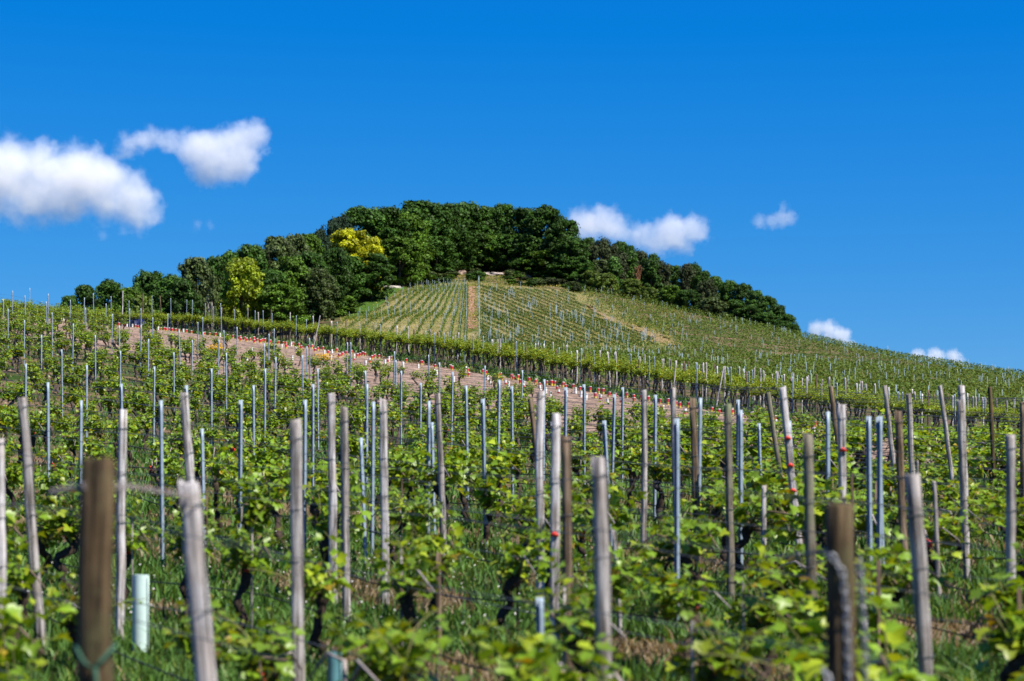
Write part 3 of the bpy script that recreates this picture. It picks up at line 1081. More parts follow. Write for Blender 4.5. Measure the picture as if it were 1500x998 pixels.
pts = [(-.06, -.03, L2 - .19), (-.035, -.064, L2 - .20), (.0, -.068, L2 - .26), (.012, -.068, L2 - .40), (.018, -.069, L2 - .70), (.015, -.069, L2 - .95)]
ch = obj('chain', chain_mesh(26, pts))
ch.matrix_world = o2.matrix_basis
tag(ch, 'zinc link chain hanging down the front of the brown post', 'chain')
ch2 = obj('chain', chain_mesh(24, [(.085, .06, L2 - .2), (.10, .05, L2 - .5), (.11, .05, L2 - .95)]))
ch2.matrix_world = o2.matrix_basis
tag(ch2, 'second zinc chain dangling behind the chained brown post on its right', 'chain')
ch3 = obj('chain', chain_mesh(20, [(-.075, -.02, L2 - .62), (-.055, -.055, L2 - .66), (-.04, -.066, L2 - .8), (-.035, -.066, L2 - 1.3)]))
ch3.matrix_world = o2.matrix_basis
tag(ch3, 'lower zinc chain wrapped on the left edge of the chained brown post', 'chain')


def twist(name, pts, lab, n=60, cat='wire', m='wire', rad=.004, amp=.009):
    P = np.asarray(pts, float)
    u = np.linspace(0, len(P) - 1, n)
    c = np.stack([np.interp(u, np.arange(len(P)), P[:, k]) for k in range(3)], -1)
    b = MB()
    for ph in (0, np.pi):
        a = np.linspace(0, n * .55, n) + ph
        b.tube(c + np.column_stack([0 * a, np.cos(a) * amp, np.sin(a) * amp]), rad, 5)
    o = obj(name, b.mesh(name, [M[m]]))
    tag(o, lab, cat)
    return o


def at(px, py, d):
    return ((px - 750) / F * d, d, ZC + (750 - py) / F * d)


twist('twisted_wire', [at(72, 722, 7.0), at(100, 716, 6.85), at(125, 712, 6.65)], 'twisted grey wire reaching left from the roped brown post', m='dead', rad=.004)
twist('twisted_wire', [at(165, 712, 6.7), at(195, 713, 7.2), at(235, 720, 8.3), at(278, 727, 9.0)], 'twisted grey wire between the roped brown post and the split post', m='dead', rad=.004)
twist('twisted_wire', [at(1140, 816, 8.2), at(1180, 812, 7.9), at(1212, 806, 7.6)], 'thin dark wire running into the chained brown post from the left', rad=.004, amp=.006)

# ------------------------------------------------------------------ the rows of vines
vpos = []
c = 3.6
row_c = []
while c < C_ROWS_END:
    row_c.append(c)
    t = -20 + rng.uniform(0, 1)
    while t < 150:
        x, y = row_pt(c, t)
        x += rng.normal(0, .09)
        y += rng.normal(0, .09)
        t += rng.uniform(1.0, 1.3)
        if y < 8.7:
            continue
        px = 750 + F * x / y
        full = .9 + .1 * (y < 12.5) - .10 * (13 < y < 18) * (px < 800) - .05 * (px < 700)
        if px > 165 + 3 * (y < 90):
            if c > 31:
                full *= .85 if px < 800 else .5
            if c > 35:
                full *= .75 if px < 800 else .35
            if c > 38.5:
                full *= .5
            if c > (42.5 if px < 800 else 38):
                full *= .0
        if abs(px - 206) < 75 and y < 15.3:
            continue
        if -380 - 500 / y < px < 1880 + 500 / y and rng.random() < full:
            vpos.append((x, y))
    c += 1.85
vpos = np.array(vpos)
vz = gz(vpos[:, 0], vpos[:, 1])
vpx = 750 + F * vpos[:, 0] / vpos[:, 1]
in_view = (vpx > -60 - 500 / vpos[:, 1]) & (vpx < 1560 + 500 / vpos[:, 1])
order = np.argsort(vpos[:, 1] + 1000 * ~in_view)      # nearest ones in view first
N_SINGLE = 200
vine_items = []
roots = {}
rz_row = math.atan2(UY, UX)
near_roots = [build_root('grapevine', p) for p in near_protos]
mid_roots = [build_root('grapevine', p) for p in mid_protos]
first = set()


def put(root, loc, rz, s, sz):
    if root.name not in first:
        first.add(root.name)
        root.location = loc
        root.rotation_euler = (0, 0, rz)
        root.scale = (s, s, sz)
        return root
    return copy_thing(root, loc, (0, 0, rz), (s, s, sz))


for q, i in enumerate(order[:N_SINGLE]):
    x, y = vpos[i]
    root = near_roots[int(rng.integers(len(near_roots)))] if y < 24 else mid_roots[int(rng.integers(len(mid_roots)))]
    s = rng.uniform(.82, 1.16)
    px, py = proj(x, y, vz[i] + .8)
    dense = 1.0 + .20 * sm(600, 1200, px) + .12 * (y < 13)
    o = put(root, (x, y, vz[i]), rz_row + (np.pi if rng.random() < .5 else 0) + rng.normal(0, .2), s * dense, s * rng.uniform(.92, 1.15))
    look = 'tall leafy' if o.scale[2] > 1.12 else ('low leafy' if o.scale[2] < .9 else 'leafy')
    o['category'] = 'grapevine'
    vine_items.append((o, px, py, look))

# the rest of the rows: one mass
def mass(name, pts_list, protos, m, rz0, smin, smax, zflat=1.0):
    """joins many copies of small prototypes; used only past the three hundred largest"""
    Vs, Ts, Cs, n = [], [], [], 0
    data = []
    for p in protos:
        d = {nm: me for nm, me in p}
        f = d['foliage']
        V = np.empty(len(f.vertices) * 3, np.float32)
        f.vertices.foreach_get('co', V)
        T = np.empty(len(f.loops), np.int32)
        f.loops.foreach_get('vertex_index', T)
        cc = np.empty(len(f.vertices) * 4, np.float32)
        f.color_attributes['Col'].data.foreach_get('color', cc)
        tr = d['trunk']
        V2 = np.empty(len(tr.vertices) * 3, np.float32)
        tr.vertices.foreach_get('co', V2)
        T2 = np.empty(len(tr.loops), np.int32)
        tr.loops.foreach_get('vertex_index', T2)
        q = T2.reshape(-1, 4)
        t2 = np.vstack([q[:, :3], q[:, [0, 2, 3]]])
        V, V2 = V.reshape(-1, 3), V2.reshape(-1, 3)
        data.append((V, T.reshape(-1, 3), cc.reshape(-1, 4)[:, :3], V2, t2))
    mi = []
    for x, y, z in pts_list:
        V, T, cc, V2, t2 = data[int(rng.integers(len(data)))]
        a = rz0 + (np.pi if rng.random() < .5 else 0) + rng.normal(0, .15)
        s = rng.uniform(smin, smax)
        ca, sa = math.cos(a) * s, math.sin(a) * s
        for vv, tt, col, k in ((V, T, cc * rng.uniform(.85, 1.15), 0), (V2, t2, np.ones((len(V2), 3)), 1)):
            W_ = np.column_stack([vv[:, 0] * ca - vv[:, 1] * sa + x, vv[:, 0] * sa + vv[:, 1] * ca + y, vv[:, 2] * s * zflat + z])
            Vs.append(W_)
            Ts.append(tt + n)
            Cs.append(col)
            mi.append(np.full(len(tt), k))
            n += len(vv)
    o = obj(name, np_mesh(name, np.vstack(Vs), np.vstack(Ts), [m, M['bark_light']], col=np.vstack(Cs), midx=np.concatenate(mi)))
    o['kind'] = 'stuff'
    return o


rest = [(vpos[i][0], vpos[i][1], vz[i]) for i in order[N_SINGLE:]]
mass('grapevines', rest, mid_protos, M['leaf'], rz_row, .85, 1.2)

# old vines with dark trunks beyond the tilled soil
hedge_roots = [build_root('old_vine', p) for p in hedge_protos]
hedge_items = []
back = []
t = -14.0
hx = []
while t < 140:
    x, y = row_pt(C_HEDGE, t)
    t += rng.uniform(.9, 1.2)
    px = 750 + F * x / y
    if -350 < px < 1850 and not -20 < px < 1530:
        back.append((x, y, g1(x, y)))
    if -20 < px < 1530:
        z = g1(x, y)
        o = put(hedge_roots[int(rng.integers(6))], (x, y, z), rz_row + (np.pi if rng.random() < .5 else 0), rng.uniform(.92, 1.12), rng.uniform(.9, 1.08))
        o['category'] = 'grapevine'
        hedge_items.append((o, px, proj(x, y, z + 1.2)[1], 'dark trunked'))
for cc_ in (59.4, 61.2, 63.0, 64.8):
    t = -12.0
    while t < 150:
        x, y = row_pt(cc_, t)
        t += rng.uniform(.85, 1.1)
        if -350 < 750 + F * x / y < 1850 and y < 175:
            back.append((x, y, g1(x, y)))
mass('old_vines_behind', back, hedge_protos, M['hedge_leaf'], rz_row, .9, 1.1)


# ------------------------------------------------------------------ vineyards on the hill
def clump_rows(P, per, hz, size, spread):
    """small leaf faces strung along points P (n,3); returns V, T, C"""
    n = len(P) * per
    B = np.repeat(P, per, 0) + np.column_stack([rng.normal(0, spread, n), rng.normal(0, spread, n), hz[0] + (hz[1] - hz[0]) * rng.beta(1.5, 1.2, n)])
    D = unit(rng.normal(0, 1, (n, 3)))
    Nn = unit(rng.normal(0, .6, (n, 3)) + np.array([.2, -.3, .8]))
    S = rng.uniform(size * .7, size * 1.3, n)
    V, T, k = leaves(B, D, Nn, S, np.array([(0, 0), (.5, .3), (.35, .8), (-.35, .85), (-.5, .35)]))
    return V, T, np.repeat(rng.uniform(.65, 1.35, (n, 1)) * np.where(rng.random((n, 1)) < .25, [[1.35, 1.12, .8]], [[1, 1, 1]]), k, 0)


def line3(p0, p1, step=.55):
    x0, y0, _ = p0
    x1, y1, _ = p1
    L = math.hypot(x1 - x0, y1 - y0)
    n = max(2, int(L / step))
    t = (np.arange(n) + rng.uniform(-.25, .25, n)) / n
    X, Y = x0 + (x1 - x0) * t, y0 + (y1 - y0) * t
    return np.column_stack([X, Y, gz(X, Y)])


hill_stakes = []
fan = [(612, 421, 503, 471), (625, 418.5, 512, 481), (634, 417, 525, 489), (643, 417, 543, 496), (650, 417, 563, 500), (656, 417, 583, 504), (661, 417, 602, 506), (666, 417, 620, 507),
       (671, 417, 640, 508), (676, 417, 657, 508), (680.5, 417, 671, 508), (684, 417, 682, 508)]
ordn = ['first', 'second', 'third', 'fourth', 'fifth', 'sixth', 'seventh', 'eighth', 'ninth', 'tenth', 'eleventh', 'twelfth']
for q, (a0, b0, a1, b1) in enumerate(fan):
    P = line3(on_ground(a0, b0 + 3, 225, 380), on_ground(a1, b1, 225, 380), .42)
    V, T, cc_ = clump_rows(P, 8, (.05, .6), .17, .09)
    o = obj('vine_row', np_mesh('vine_row', V, T, [M['hill_leaf']], col=cc_))
    n_ = len(fan) - q
    tag(o, f'vine row running straight up the hill, {ordn[n_ - 1]} left of the reddish earth strip', 'vine row', 'vine rows fanning down the hill')
    hill_stakes.append(P[::14])
P = line3(on_ground(701.5, 415, 225, 385), on_ground(702.5, 505, 225, 380), .5)
V, T, cc_ = clump_rows(P, 3, (.35, 1.1), .18, .08)
o = obj('vine_row', np_mesh('vine_row', V, T, [M['hill_leaf']], col=cc_))
tag(o, 'thin vine row packed with blue stakes just right of the reddish earth strip', 'vine row')
line_stakes = P[::3]


def track_x(y):
    return np.interp(y, [440, 447, 458, 474, 494, 507], [845, 856, 870, 902, 946, 976])


starts = [(704.5, 419.5 + 5.1 * k) for k in range(17)] + [(704.5 + 13 * k, 420.5 + .062 * 11 * k) for k in range(1, 13)]
for q, (a0, b0) in enumerate(sorted(starts, key=lambda s: s[1] - .4 * s[0], reverse=True)):
    sl = .40 + .06 * (b0 - 419) / 80
    a1, b1 = a0, b0
    while b1 < 506 and a1 < track_x(b1) - 2 and a1 < 990:
        a1 += 2
        b1 = b0 + sl * (a1 - a0)
    if a1 - a0 < 22:
        continue
    nseg = max(1, int((a1 - a0) / 40))
    pts_ = [on_ground(a0 + (a1 - a0) * s / nseg, b0 + (b1 - b0) * s / nseg, 225, 385) for s in range(nseg + 1)]
    P = np.vstack([line3(pts_[s], pts_[s + 1], .24) for s in range(nseg)])
    V, T, cc_ = clump_rows(P, 7, (.0, .30), .15, .10)
    o = obj('vine_row', np_mesh('vine_row', V, T, [M['slope_leaf']], col=cc_))
    tag(o, 'thin vine row slanting down the tan slope between the reddish strip and the dirt track', 'vine row', 'slanting vine rows on the tan slope')
    hill_stakes.append(P[rng.random(len(P)) < .03])

# the flank to the right and the flat below the hill: one mass of vines
flank = []
for c in np.arange(67, 330, 2.1):
    t = np.arange(-190, 330, .62)
    X, Y = row_pt(c, t)
    X = X + rng.normal(0, .1, len(t))
    px = 750 + F * X / np.maximum(Y, 1)
    k = (px > 470) & (px < 1760) & (Y > 100) & (Y < 375)
    if not k.any():
        continue
    X, Y = X[k], Y[k]
    Z = gz(X, Y)
    px, py = proj(X, Y, Z)
    keep = ~((Y > 225) & inside([(470, 400), (850, 400), (858, 447), (985, 512), (560, 512), (470, 500)], px, py))
    keep &= ~((Y > 225) & (px > track_x(py)) & (px < track_x(py) + 5 + 20 * sm(455, 500, py)) & (py > 440) & (py < 509))
    keep &= ~((px < 560) & (Y > 215))
    keep &= ~(Y > np.interp(px, [800, 850, 950, 1050, 1170, 1300, 1400, 1500, 1620], [366, 361, 353, 344, 332, 309, 290, 272, 252]))
    keep &= rng.random(len(X)) > .06
    flank.append(np.column_stack([X, Y, Z])[keep])
flank = np.vstack(flank)
V, T, cc_ = clump_rows(flank, 12, (.1, 1.0), .18, .14)
o = obj('hillside_vines', np_mesh('hillside_vines', V, T, [M['hill_leaf']], col=cc_))
o['kind'] = 'stuff'


def stakes_mass(name, P, h, w, m):
    P = np.asarray(P)
    n = len(P)
    a = rng.uniform(0, np.pi, n)
    hh = h * rng.uniform(.85, 1.15, n)
    off = np.array([(-1, -1), (1, -1), (1, 1), (-1, 1)]) * w / 2
    V = np.zeros((n, 8, 3))
    ln = rng.normal(0, .05, (n, 2))
    for k in range(4):
        ox = off[k, 0] * np.cos(a) - off[k, 1] * np.sin(a)
        oy = off[k, 0] * np.sin(a) + off[k, 1] * np.cos(a)
        V[:, k] = P + np.column_stack([ox, oy, np.full(n, -.1)])
        V[:, 4 + k] = P + np.column_stack([ox + ln[:, 0], oy + ln[:, 1], hh])
    q = np.array([(0, 1, 5, 4), (1, 2, 6, 5), (2, 3, 7, 6), (3, 0, 4, 7), (4, 5, 6, 7)])
    Q = (np.arange(n)[:, None, None] * 8 + q[None]).reshape(-1, 4)
    o = obj(name, np_mesh(name, V.reshape(-1, 3), Q, [m]))
    o['kind'] = 'stuff'
    return o


hs_ = np.vstack(hill_stakes + [line_stakes, flank[rng.random(len(flank)) < np.where(flank[:, 1] < 190, .025, .06)]])
stakes_mass('hillside_stakes', hs_, 1.4, .038, M['steel_far'])

# weeds and dry tufts over the slope, its bare strips and the bank above it
pq = []
for x0_, x1_, y0_, y1_, n_ in ((500, 690, 420, 505, 9000), (690, 1000, 416, 508, 15000), (683, 698, 418, 486, 900), (600, 870, 401, 421, 9000), (855, 1000, 446, 508, 2600)):
    # spread in plan between the corners of each patch
    ds_ = rng.uniform(250, 372, n_ * 3)
    xs_ = (rng.uniform(x0_, x1_, n_ * 3) - 750) / F * ds_
    zs_ = gz(xs_, ds_)
    px_, py_ = proj(xs_, ds_, zs_)
    k_ = np.where((py_ > y0_) & (py_ < y1_))[0][:n_]
    pq.append(np.column_stack([xs_[k_], ds_[k_], zs_[k_] + .05]))
pq = np.vstack(pq)
V, T, cc_ = clump_rows(pq, 2, (.0, .16), .13, .12)
dry_ = np.repeat(rng.random(len(pq) * 2) < .45, 6)
cc_ = cc_ * np.where(dry_[:, None], [[3.4, 1.9, 3.6]], [[1, 1, 1]])
o = obj('slope_weeds', np_mesh('slope_weeds', V, T, [M['hill_leaf']], col=cc_))
o['kind'] = 'stuff'

# ------------------------------------------------------------------ trees
def quads(P, Nn, S):
    n = len(P)
    r_ = unit(rng.normal(0, 1, (n, 3)))
    A_ = unit(np.cross(Nn, r_))
    B_ = np.cross(Nn, A_)
    e = rng.uniform(.55, 1.0, (n, 1))
    s = S[:, None]
    V = np.stack([P - A_ * s - B_ * s * e * .5, P + A_ * s * .2 - B_ * s * e, P + A_ * s + B_ * s * e * .4, P - A_ * s * .3 + B_ * s * e], 1)
    Q = np.arange(n * 4).reshape(n, 4)
    return V.reshape(-1, 3), Q


def crown(n_cl, shape, leaf, per, seed, cl_r):
    """leaf clumps through the crown's volume; unit: height 14 m, width 8 m"""
    r = np.random.default_rng(seed)
    Ps, Ns, Cs, limbs = [], [], [], []
    for q in range(n_cl):
        u = r.random() ** .6
        z = 1.2 + 12.2 * u
        if shape == 'oak':
            rad = 3.9 * math.sqrt(max(.03, 1 - ((z - 6.6) / 7.4) ** 2)) * r.uniform(.35, 1.0)
        elif shape == 'cone':
            rad = 3.9 * max(.06, (1 - (z - 1) / 13.4)) ** .75 * r.uniform(.5, 1.0)
        elif shape == 'pine':
            z = 5.0 + 8.5 * u
            rad = 3.6 * math.sqrt(max(.05, 1 - ((z - 9.5) / 5) ** 2)) * r.uniform(.3, 1.0)
        else:
            z = .6 + 12.4 * u
            rad = 4.0 * math.sqrt(max(.05, 1 - (z / 14.2) ** 2)) * r.uniform(.2, 1.0)
        a = r.uniform(0, 2 * np.pi)
        c_ = np.array([rad * math.cos(a), rad * math.sin(a), z])
        R_ = cl_r * r.uniform(.55, 1.25)
        limbs.append(c_ * np.array([1, 1, .8]))
        d = unit(r.normal(0, 1, (per, 3)) + np.array([0, 0, .35]))
        rr = R_ * r.uniform(.35, 1.15, (per, 1)) * np.array([1.08, 1.08, .80])
        c_ = c_ * np.array([1, 1, .8])
        Ps.append(c_ + d * rr)
        Ns.append(unit(d + r.normal(0, .45, (per, 3)) + np.array([0, 0, .3])))
        Cs.append(np.full((per, 1), r.uniform(.62, 1.4)) * r.uniform(.7, 1.3, (per, 1)))
    P, Nn, cc = np.vstack(Ps), np.vstack(Ns), np.vstack(Cs)
    V, Q = quads(P, Nn, leaf * r.uniform(.6, 1.3, len(P)))
    return V, Q, np.repeat(cc, 4, 0) * np.ones((1, 3)), limbs


def tree_trunk(limbs, seed, top, m, n_l=9, r0=.26):
    r = np.random.default_rng(seed)
    b = MB()
    t = np.linspace(0, 1, 8)
    P = np.column_stack([np.cumsum(r.normal(0, .10, 8)), np.cumsum(r.normal(0, .10, 8)), -.6 + t * (top + .6)])
    b.tube(P, r0 * (1.2 - t), 7)
    for q in r.permutation(len(limbs))[:n_l]:
        e = limbs[q]
        s = P[min(6, max(1, int(7 * min(.85, e[2] / top * .62))))]
        mm = (s + e) / 2 + (0, 0, -.4)
        b.tube([s, mm, e], [r0 * .42, r0 * .28, r0 * .1], 5)
    return b.mesh('trunk', [m])


TREE = {}
for nm, shape, n_cl, leaf, per, cl, cnt, bark in [('oak', 'oak', 150, .19, 92, .82, 6, 'tree_bark'), ('pine', 'pine', 34, .22, 120, 1.2, 3, 'pine_bark'), ('cone', 'cone', 62, .25, 100, 1.05, 3, 'tree_bark'),
                                                  ('bush', 'bush', 34, .42, 90, 1.7, 3, 'tree_bark'), ('dead', 'pine', 22, .2, 55, .9, 1, 'pine_bark'), ('thin', 'oak', 26, .3, 60, 1.0, 1, 'pale_bark')]:
    TREE[nm] = []
    for k in range(cnt):
        V, Q, cc_, limbs = crown(n_cl, shape, leaf, per, 40 + k * 7 + len(nm), cl)
        TREE[nm].append((np_mesh('crown', V, Q, [M['oak']], col=cc_), tree_trunk(limbs, 5 + k, 9.2 if nm != 'bush' else 5.6, M[bark])))

T_ = [  # px, py top, distance, width px, form, leaf, label
 (100, 432, 255, 28, 'oak', 'oak', 'small dark tree, first at the left end of the wood'),
 (126, 415, 264, 40, 'oak', 'oak', 'dark rounded tree, second from the left end of the wood'),
 (160, 409, 268, 44, 'oak', 'oak', 'dark broad tree behind the first wooden stakes at the wood\'s left end'),
 (188, 420, 258, 44, 'oak', 'oak_mid', 'mid green rounded tree in front, near the wood\'s left end'),
 (220, 395, 274, 50, 'oak', 'oak', 'dark tree rising as the first higher step of the wood\'s skyline'),
 (206, 431, 250, 36, 'bush', 'oak_light', 'bright green low bush above the old vines below the wood'),
 (252, 402, 270, 48, 'oak', 'oak', 'dark leafy tree left of the first olive topped tree'),
 (286, 374, 284, 50, 'oak', 'oak_sage', 'tree with an olive green top on the left skyline'),
 (318, 373, 291, 44, 'oak', 'oak', 'dark narrow tree between the olive topped and the lime green tree'),
 (306, 399, 274, 34, 'thin', 'oak_sage', 'pale sage tree showing an orange trunk, low in the left wood'),
 (270, 410, 266, 46, 'oak', 'oak', 'dark front tree left of the sage tree with the orange trunk'),
 (355, 377, 277, 58, 'oak', 'oak_lime', 'lime green tree standing out from the dark left wood'),
 (368, 356, 297, 52, 'oak', 'oak', 'dark tree directly behind the lime green one'),
 (340, 366, 300, 40, 'oak', 'oak', 'dark skyline tree up left of the lime green one'),
 (385, 365, 302, 34, 'oak', 'pine_leaf', 'thin brownish treetop on the skyline right of the lime green tree'),
 (408, 343, 304, 52, 'oak', 'oak_sage', 'olive treetop on the skyline halfway up the left wood'),
 (432, 341, 308, 46, 'oak', 'oak_sage', 'pale olive treetop left of a fresh green skyline tree'),
 (454, 339, 311, 42, 'oak', 'oak_mid', 'fresh green skyline tree left of the dark pines'),
 (473, 334, 316, 26, 'pine', 'pine_dark', 'small dark pine top peeking over the wood left of the yellow tree'),
 (395, 392, 288, 50, 'oak', 'oak', 'dark tree right of the lime green one, below the olive tops'),
 (425, 375, 292, 58, 'oak', 'oak_mid', 'mid green tree in the middle of the left wood'),
 (412, 416, 277, 64, 'oak', 'oak_mid', 'leafy green front tree low down above the old vines'),
 (452, 368, 300, 54, 'oak', 'oak', 'dark tree below the fresh green skyline tree'),
 (466, 392, 292, 48, 'oak', 'oak_sage', 'greyish green layered tree behind the bare leaning trunk'),
 (492, 362, 306, 46, 'oak', 'oak', 'dark tree just left of the yellow tree\'s stem'),
 (515, 336, 322, 66, 'oak', 'oak_yellow', 'bright yellow leaved tree at the left of the big hilltop oaks'),
 (548, 347, 327, 30, 'oak', 'oak_yellow', 'smaller yellow tree adjoining the bright yellow one on its right'),
 (508, 374, 317, 54, 'oak', 'oak', 'dark tree below the bright yellow crown'),
 (545, 371, 321, 58, 'oak', 'oak', 'dark tree below the smaller yellow crown'),
 (503, 316, 338, 40, 'pine', 'pine_dark', 'dark pine on the skyline above the yellow tree'),
 (488, 328, 334, 34, 'pine', 'pine_dark', 'dark pine left of the higher pine above the yellow tree'),
 (535, 302, 348, 74, 'oak', 'oak', 'big dark oak, leftmost of the high hilltop crowns'),
 (568, 303, 352, 64, 'oak', 'oak', 'big dark oak, second of the high hilltop crowns from the left'),
 (618, 291, 366, 74, 'oak', 'oak', 'tallest dark oak crowning the hilltop'),
 (650, 296, 370, 62, 'oak', 'oak', 'dark oak just right of the tallest hilltop crown'),
 (684, 295, 373, 62, 'oak', 'oak', 'dark oak on the skyline straight above the reddish earth strip'),
 (712, 301, 375, 50, 'oak', 'oak', 'dark oak on the skyline right of the one above the reddish strip'),
 (735, 296, 377, 46, 'oak', 'oak', 'dark oak with a pointed tuft on the hilltop skyline'),
 (766, 304, 373, 54, 'oak', 'oak', 'dark oak right of the pointed tuft on the hilltop skyline'),
 (798, 301, 367, 60, 'oak', 'oak', 'tall dark oak last but one before the big cloud behind the hill'),
 (826, 320, 363, 50, 'oak', 'oak', 'dark oak at the right shoulder of the hilltop, beside the cloud'),
 (838, 345, 359, 46, 'oak', 'oak', 'dark oak lower on the right shoulder of the hilltop'),
 (846, 375, 355, 42, 'oak', 'oak', 'dark oak at the foot of the hilltop\'s right shoulder'),
 (585, 347, 343, 64, 'oak', 'oak_mid', 'mid green oak in front, right of the yellow tree'),
 (596, 312, 355, 66, 'oak', 'oak_mid', 'sunlit green oak below the leftmost high crowns'),
 (594, 379, 347, 44, 'oak', 'oak_mid', 'small fresh green tree at the wood edge with visible stem'),
 (632, 345, 357, 60, 'oak', 'oak', 'dark oak front row, right of the small fresh green tree'),
 (660, 332, 361, 62, 'oak', 'oak', 'dark oak front row behind the pale rocks'),
 (692, 338, 362, 62, 'oak', 'oak', 'dark oak front row with a grey trunk above the rocks'),
 (718, 345, 362, 52, 'oak', 'oak_mid', 'green oak with yellowish sprays above the pale rock face'),
 (746, 342, 361, 54, 'oak', 'oak', 'dark oak front row just left of the round yellow green bush'),
 (780, 347, 357, 60, 'oak', 'oak', 'dark oak front row right of the round yellow green bush'),
 (803, 365, 353, 54, 'oak', 'oak_mid', 'mid green oak low in the front row at the right'),
 (825, 385, 351, 48, 'oak', 'oak', 'dark low oak at the right end of the front row'),
 (757, 378, 353, 24, 'bush', 'oak_light', 'round yellow green bush at the wood edge beside the rocks'),
 (660, 385, 358, 36, 'bush', 'oak', 'dark bush behind the left pale rock'),
 (557, 393, 343, 44, 'bush', 'oak_mid', 'leafy bush left of the pale stone slab'),
 (577, 402, 345, 30, 'bush', 'oak_mid', 'small bush right behind the pale stone slab'),
 (540, 378, 334, 48, 'oak', 'oak', 'dark tree behind the pale pointed stone'),
 (612, 403, 349, 46, 'bush', 'oak_mid', 'bright low bush at the top left corner of the hill vines'),
 (642, 402, 357, 30, 'bush', 'oak_mid', 'low bush between the bright corner bush and the rocks'),
 (478, 425, 305, 46, 'bush', 'oak_mid', 'green bush right of the bare leaning trunk'),
 (505, 432, 308, 44, 'bush', 'oak_mid', 'leafy bush left of the green bank'),
 (535, 424, 322, 36, 'bush', 'oak_mid', 'round bush at the top of the green bank'),
 (455, 440, 292, 44, 'bush', 'oak', 'dark low bush left of the bare leaning trunk'),
 (520, 404, 318, 16, 'thin', 'oak_light', 'slender yellow green sapling with a pale stem below the yellow tree'),
 (862, 347, 374, 34, 'oak', 'oak', 'dark treetop right beside the hilltop shoulder'),
 (878, 350, 371, 44, 'pine', 'pine_leaf', 'brownish pine, first right of the hilltop shoulder'),
 (895, 353, 373, 34, 'pine', 'pine_leaf', 'brownish pine, second right of the hilltop shoulder'),
 (907, 351, 376, 42, 'oak', 'oak', 'dark green treetop between the brownish pines under the cloud'),
 (921, 357, 374, 30, 'oak', 'oak', 'small dark treetop right of the green one under the cloud'),
 (905, 370, 364, 42, 'pine', 'pine_leaf', 'brownish pine lower down, left of the rust coloured dead conifer'),
 (938, 369, 368, 44, 'pine', 'pine_leaf', 'brownish pine rising behind the rust coloured dead conifer'),
 (957, 371, 371, 30, 'oak', 'oak', 'slim dark treetop on the right ridge above the conical tree'),
 (966, 383, 362, 40, 'pine', 'pine_leaf', 'brownish pine right of the dark conical tree'),
 (985, 387, 364, 44, 'oak', 'oak', 'dark round treetop on the right ridge left of the pale stemmed pine'),
 (1006, 388, 360, 38, 'pine', 'pine_leaf', 'pine with a pale bare stem high on the right ridge'),
 (1016, 385, 364, 44, 'oak', 'oak', 'dark domed treetop just above the pale stemmed pine'),
 (1030, 396, 358, 40, 'oak', 'oak', 'dark tree, first down the ridge right of the dome'),
 (1048, 403, 356, 44, 'oak', 'oak', 'dark tree, second down the ridge right of the dome'),
 (1068, 410, 352, 44, 'oak', 'oak', 'dark tree, third down the ridge right of the dome'),
 (1088, 415, 350, 42, 'oak', 'oak', 'dark tree, fourth down the ridge right of the dome'),
 (1106, 425, 346, 42, 'oak', 'oak', 'dark tree, fifth down the ridge right of the dome'),
 (1124, 433, 343, 40, 'oak', 'oak', 'dark tree, fourth from the ridge\'s right end'),
 (1140, 446, 339, 36, 'oak', 'oak', 'dark tree, third from the ridge\'s right end'),
 (1154, 460, 336, 32, 'oak', 'oak', 'dark tree, last but one at the ridge\'s right end'),
 (1165, 477, 332, 20, 'oak', 'oak', 'small dark tree ending the ridge at the right'),
 (866, 396, 353, 36, 'oak', 'oak_light', 'bright green tree at the vineyard edge, right of the hilltop'),
 (886, 400, 351, 42, 'oak', 'oak_light', 'bright green tree, second along the vineyard edge right of the hilltop'),
 (880, 380, 360, 40, 'oak', 'oak_sage', 'olive tree behind the two bright green edge trees'),
 (900, 377, 357, 44, 'cone', 'oak', 'dark conical tree left of the rust coloured dead conifer'),
 (926, 408, 349, 42, 'oak', 'oak_light', 'yellowish green tree at the edge below the dead conifer'),
 (955, 380, 353, 52, 'cone', 'oak', 'large dark conical tree right of the dead conifer'),
 (953, 420, 347, 30, 'oak', 'oak_light', 'small bright tree at the foot of the large conical tree'),
 (984, 418, 345, 48, 'oak', 'oak_mid', 'mid green edge tree right of the large conical tree'),
 (1008, 424, 342, 46, 'oak', 'oak', 'dark green edge tree left of the pale round bush'),
 (926, 366, 366, 44, 'cone', 'oak', 'dark pointed tree behind the rust coloured dead conifer'),
 (948, 378, 362, 40, 'oak', 'oak', 'dark tree filling the gap right behind the dead conifer'),
 (934, 386, 352, 22, 'dead', 'dead_leaf', 'rust coloured dead conifer in the right hand wood'),
 (1045, 434, 339, 48, 'bush', 'oak_sage', 'pale round bush at the vineyard edge of the right wood'),
 (1034, 410, 347, 38, 'pine', 'pine_leaf', 'brownish pine with a pale stem above the pale round bush'),
 (1078, 438, 340, 44, 'oak', 'oak', 'dark edge tree right of the pale round bush'),
 (1100, 447, 338, 42, 'oak', 'oak', 'dark edge tree, second right of the pale round bush'),
 (1124, 457, 336, 40, 'oak', 'oak', 'dark edge tree, third right of the pale round bush'),
 (1145, 470, 333, 30, 'oak', 'oak', 'dark edge tree, fourth right of the pale round bush'),
]
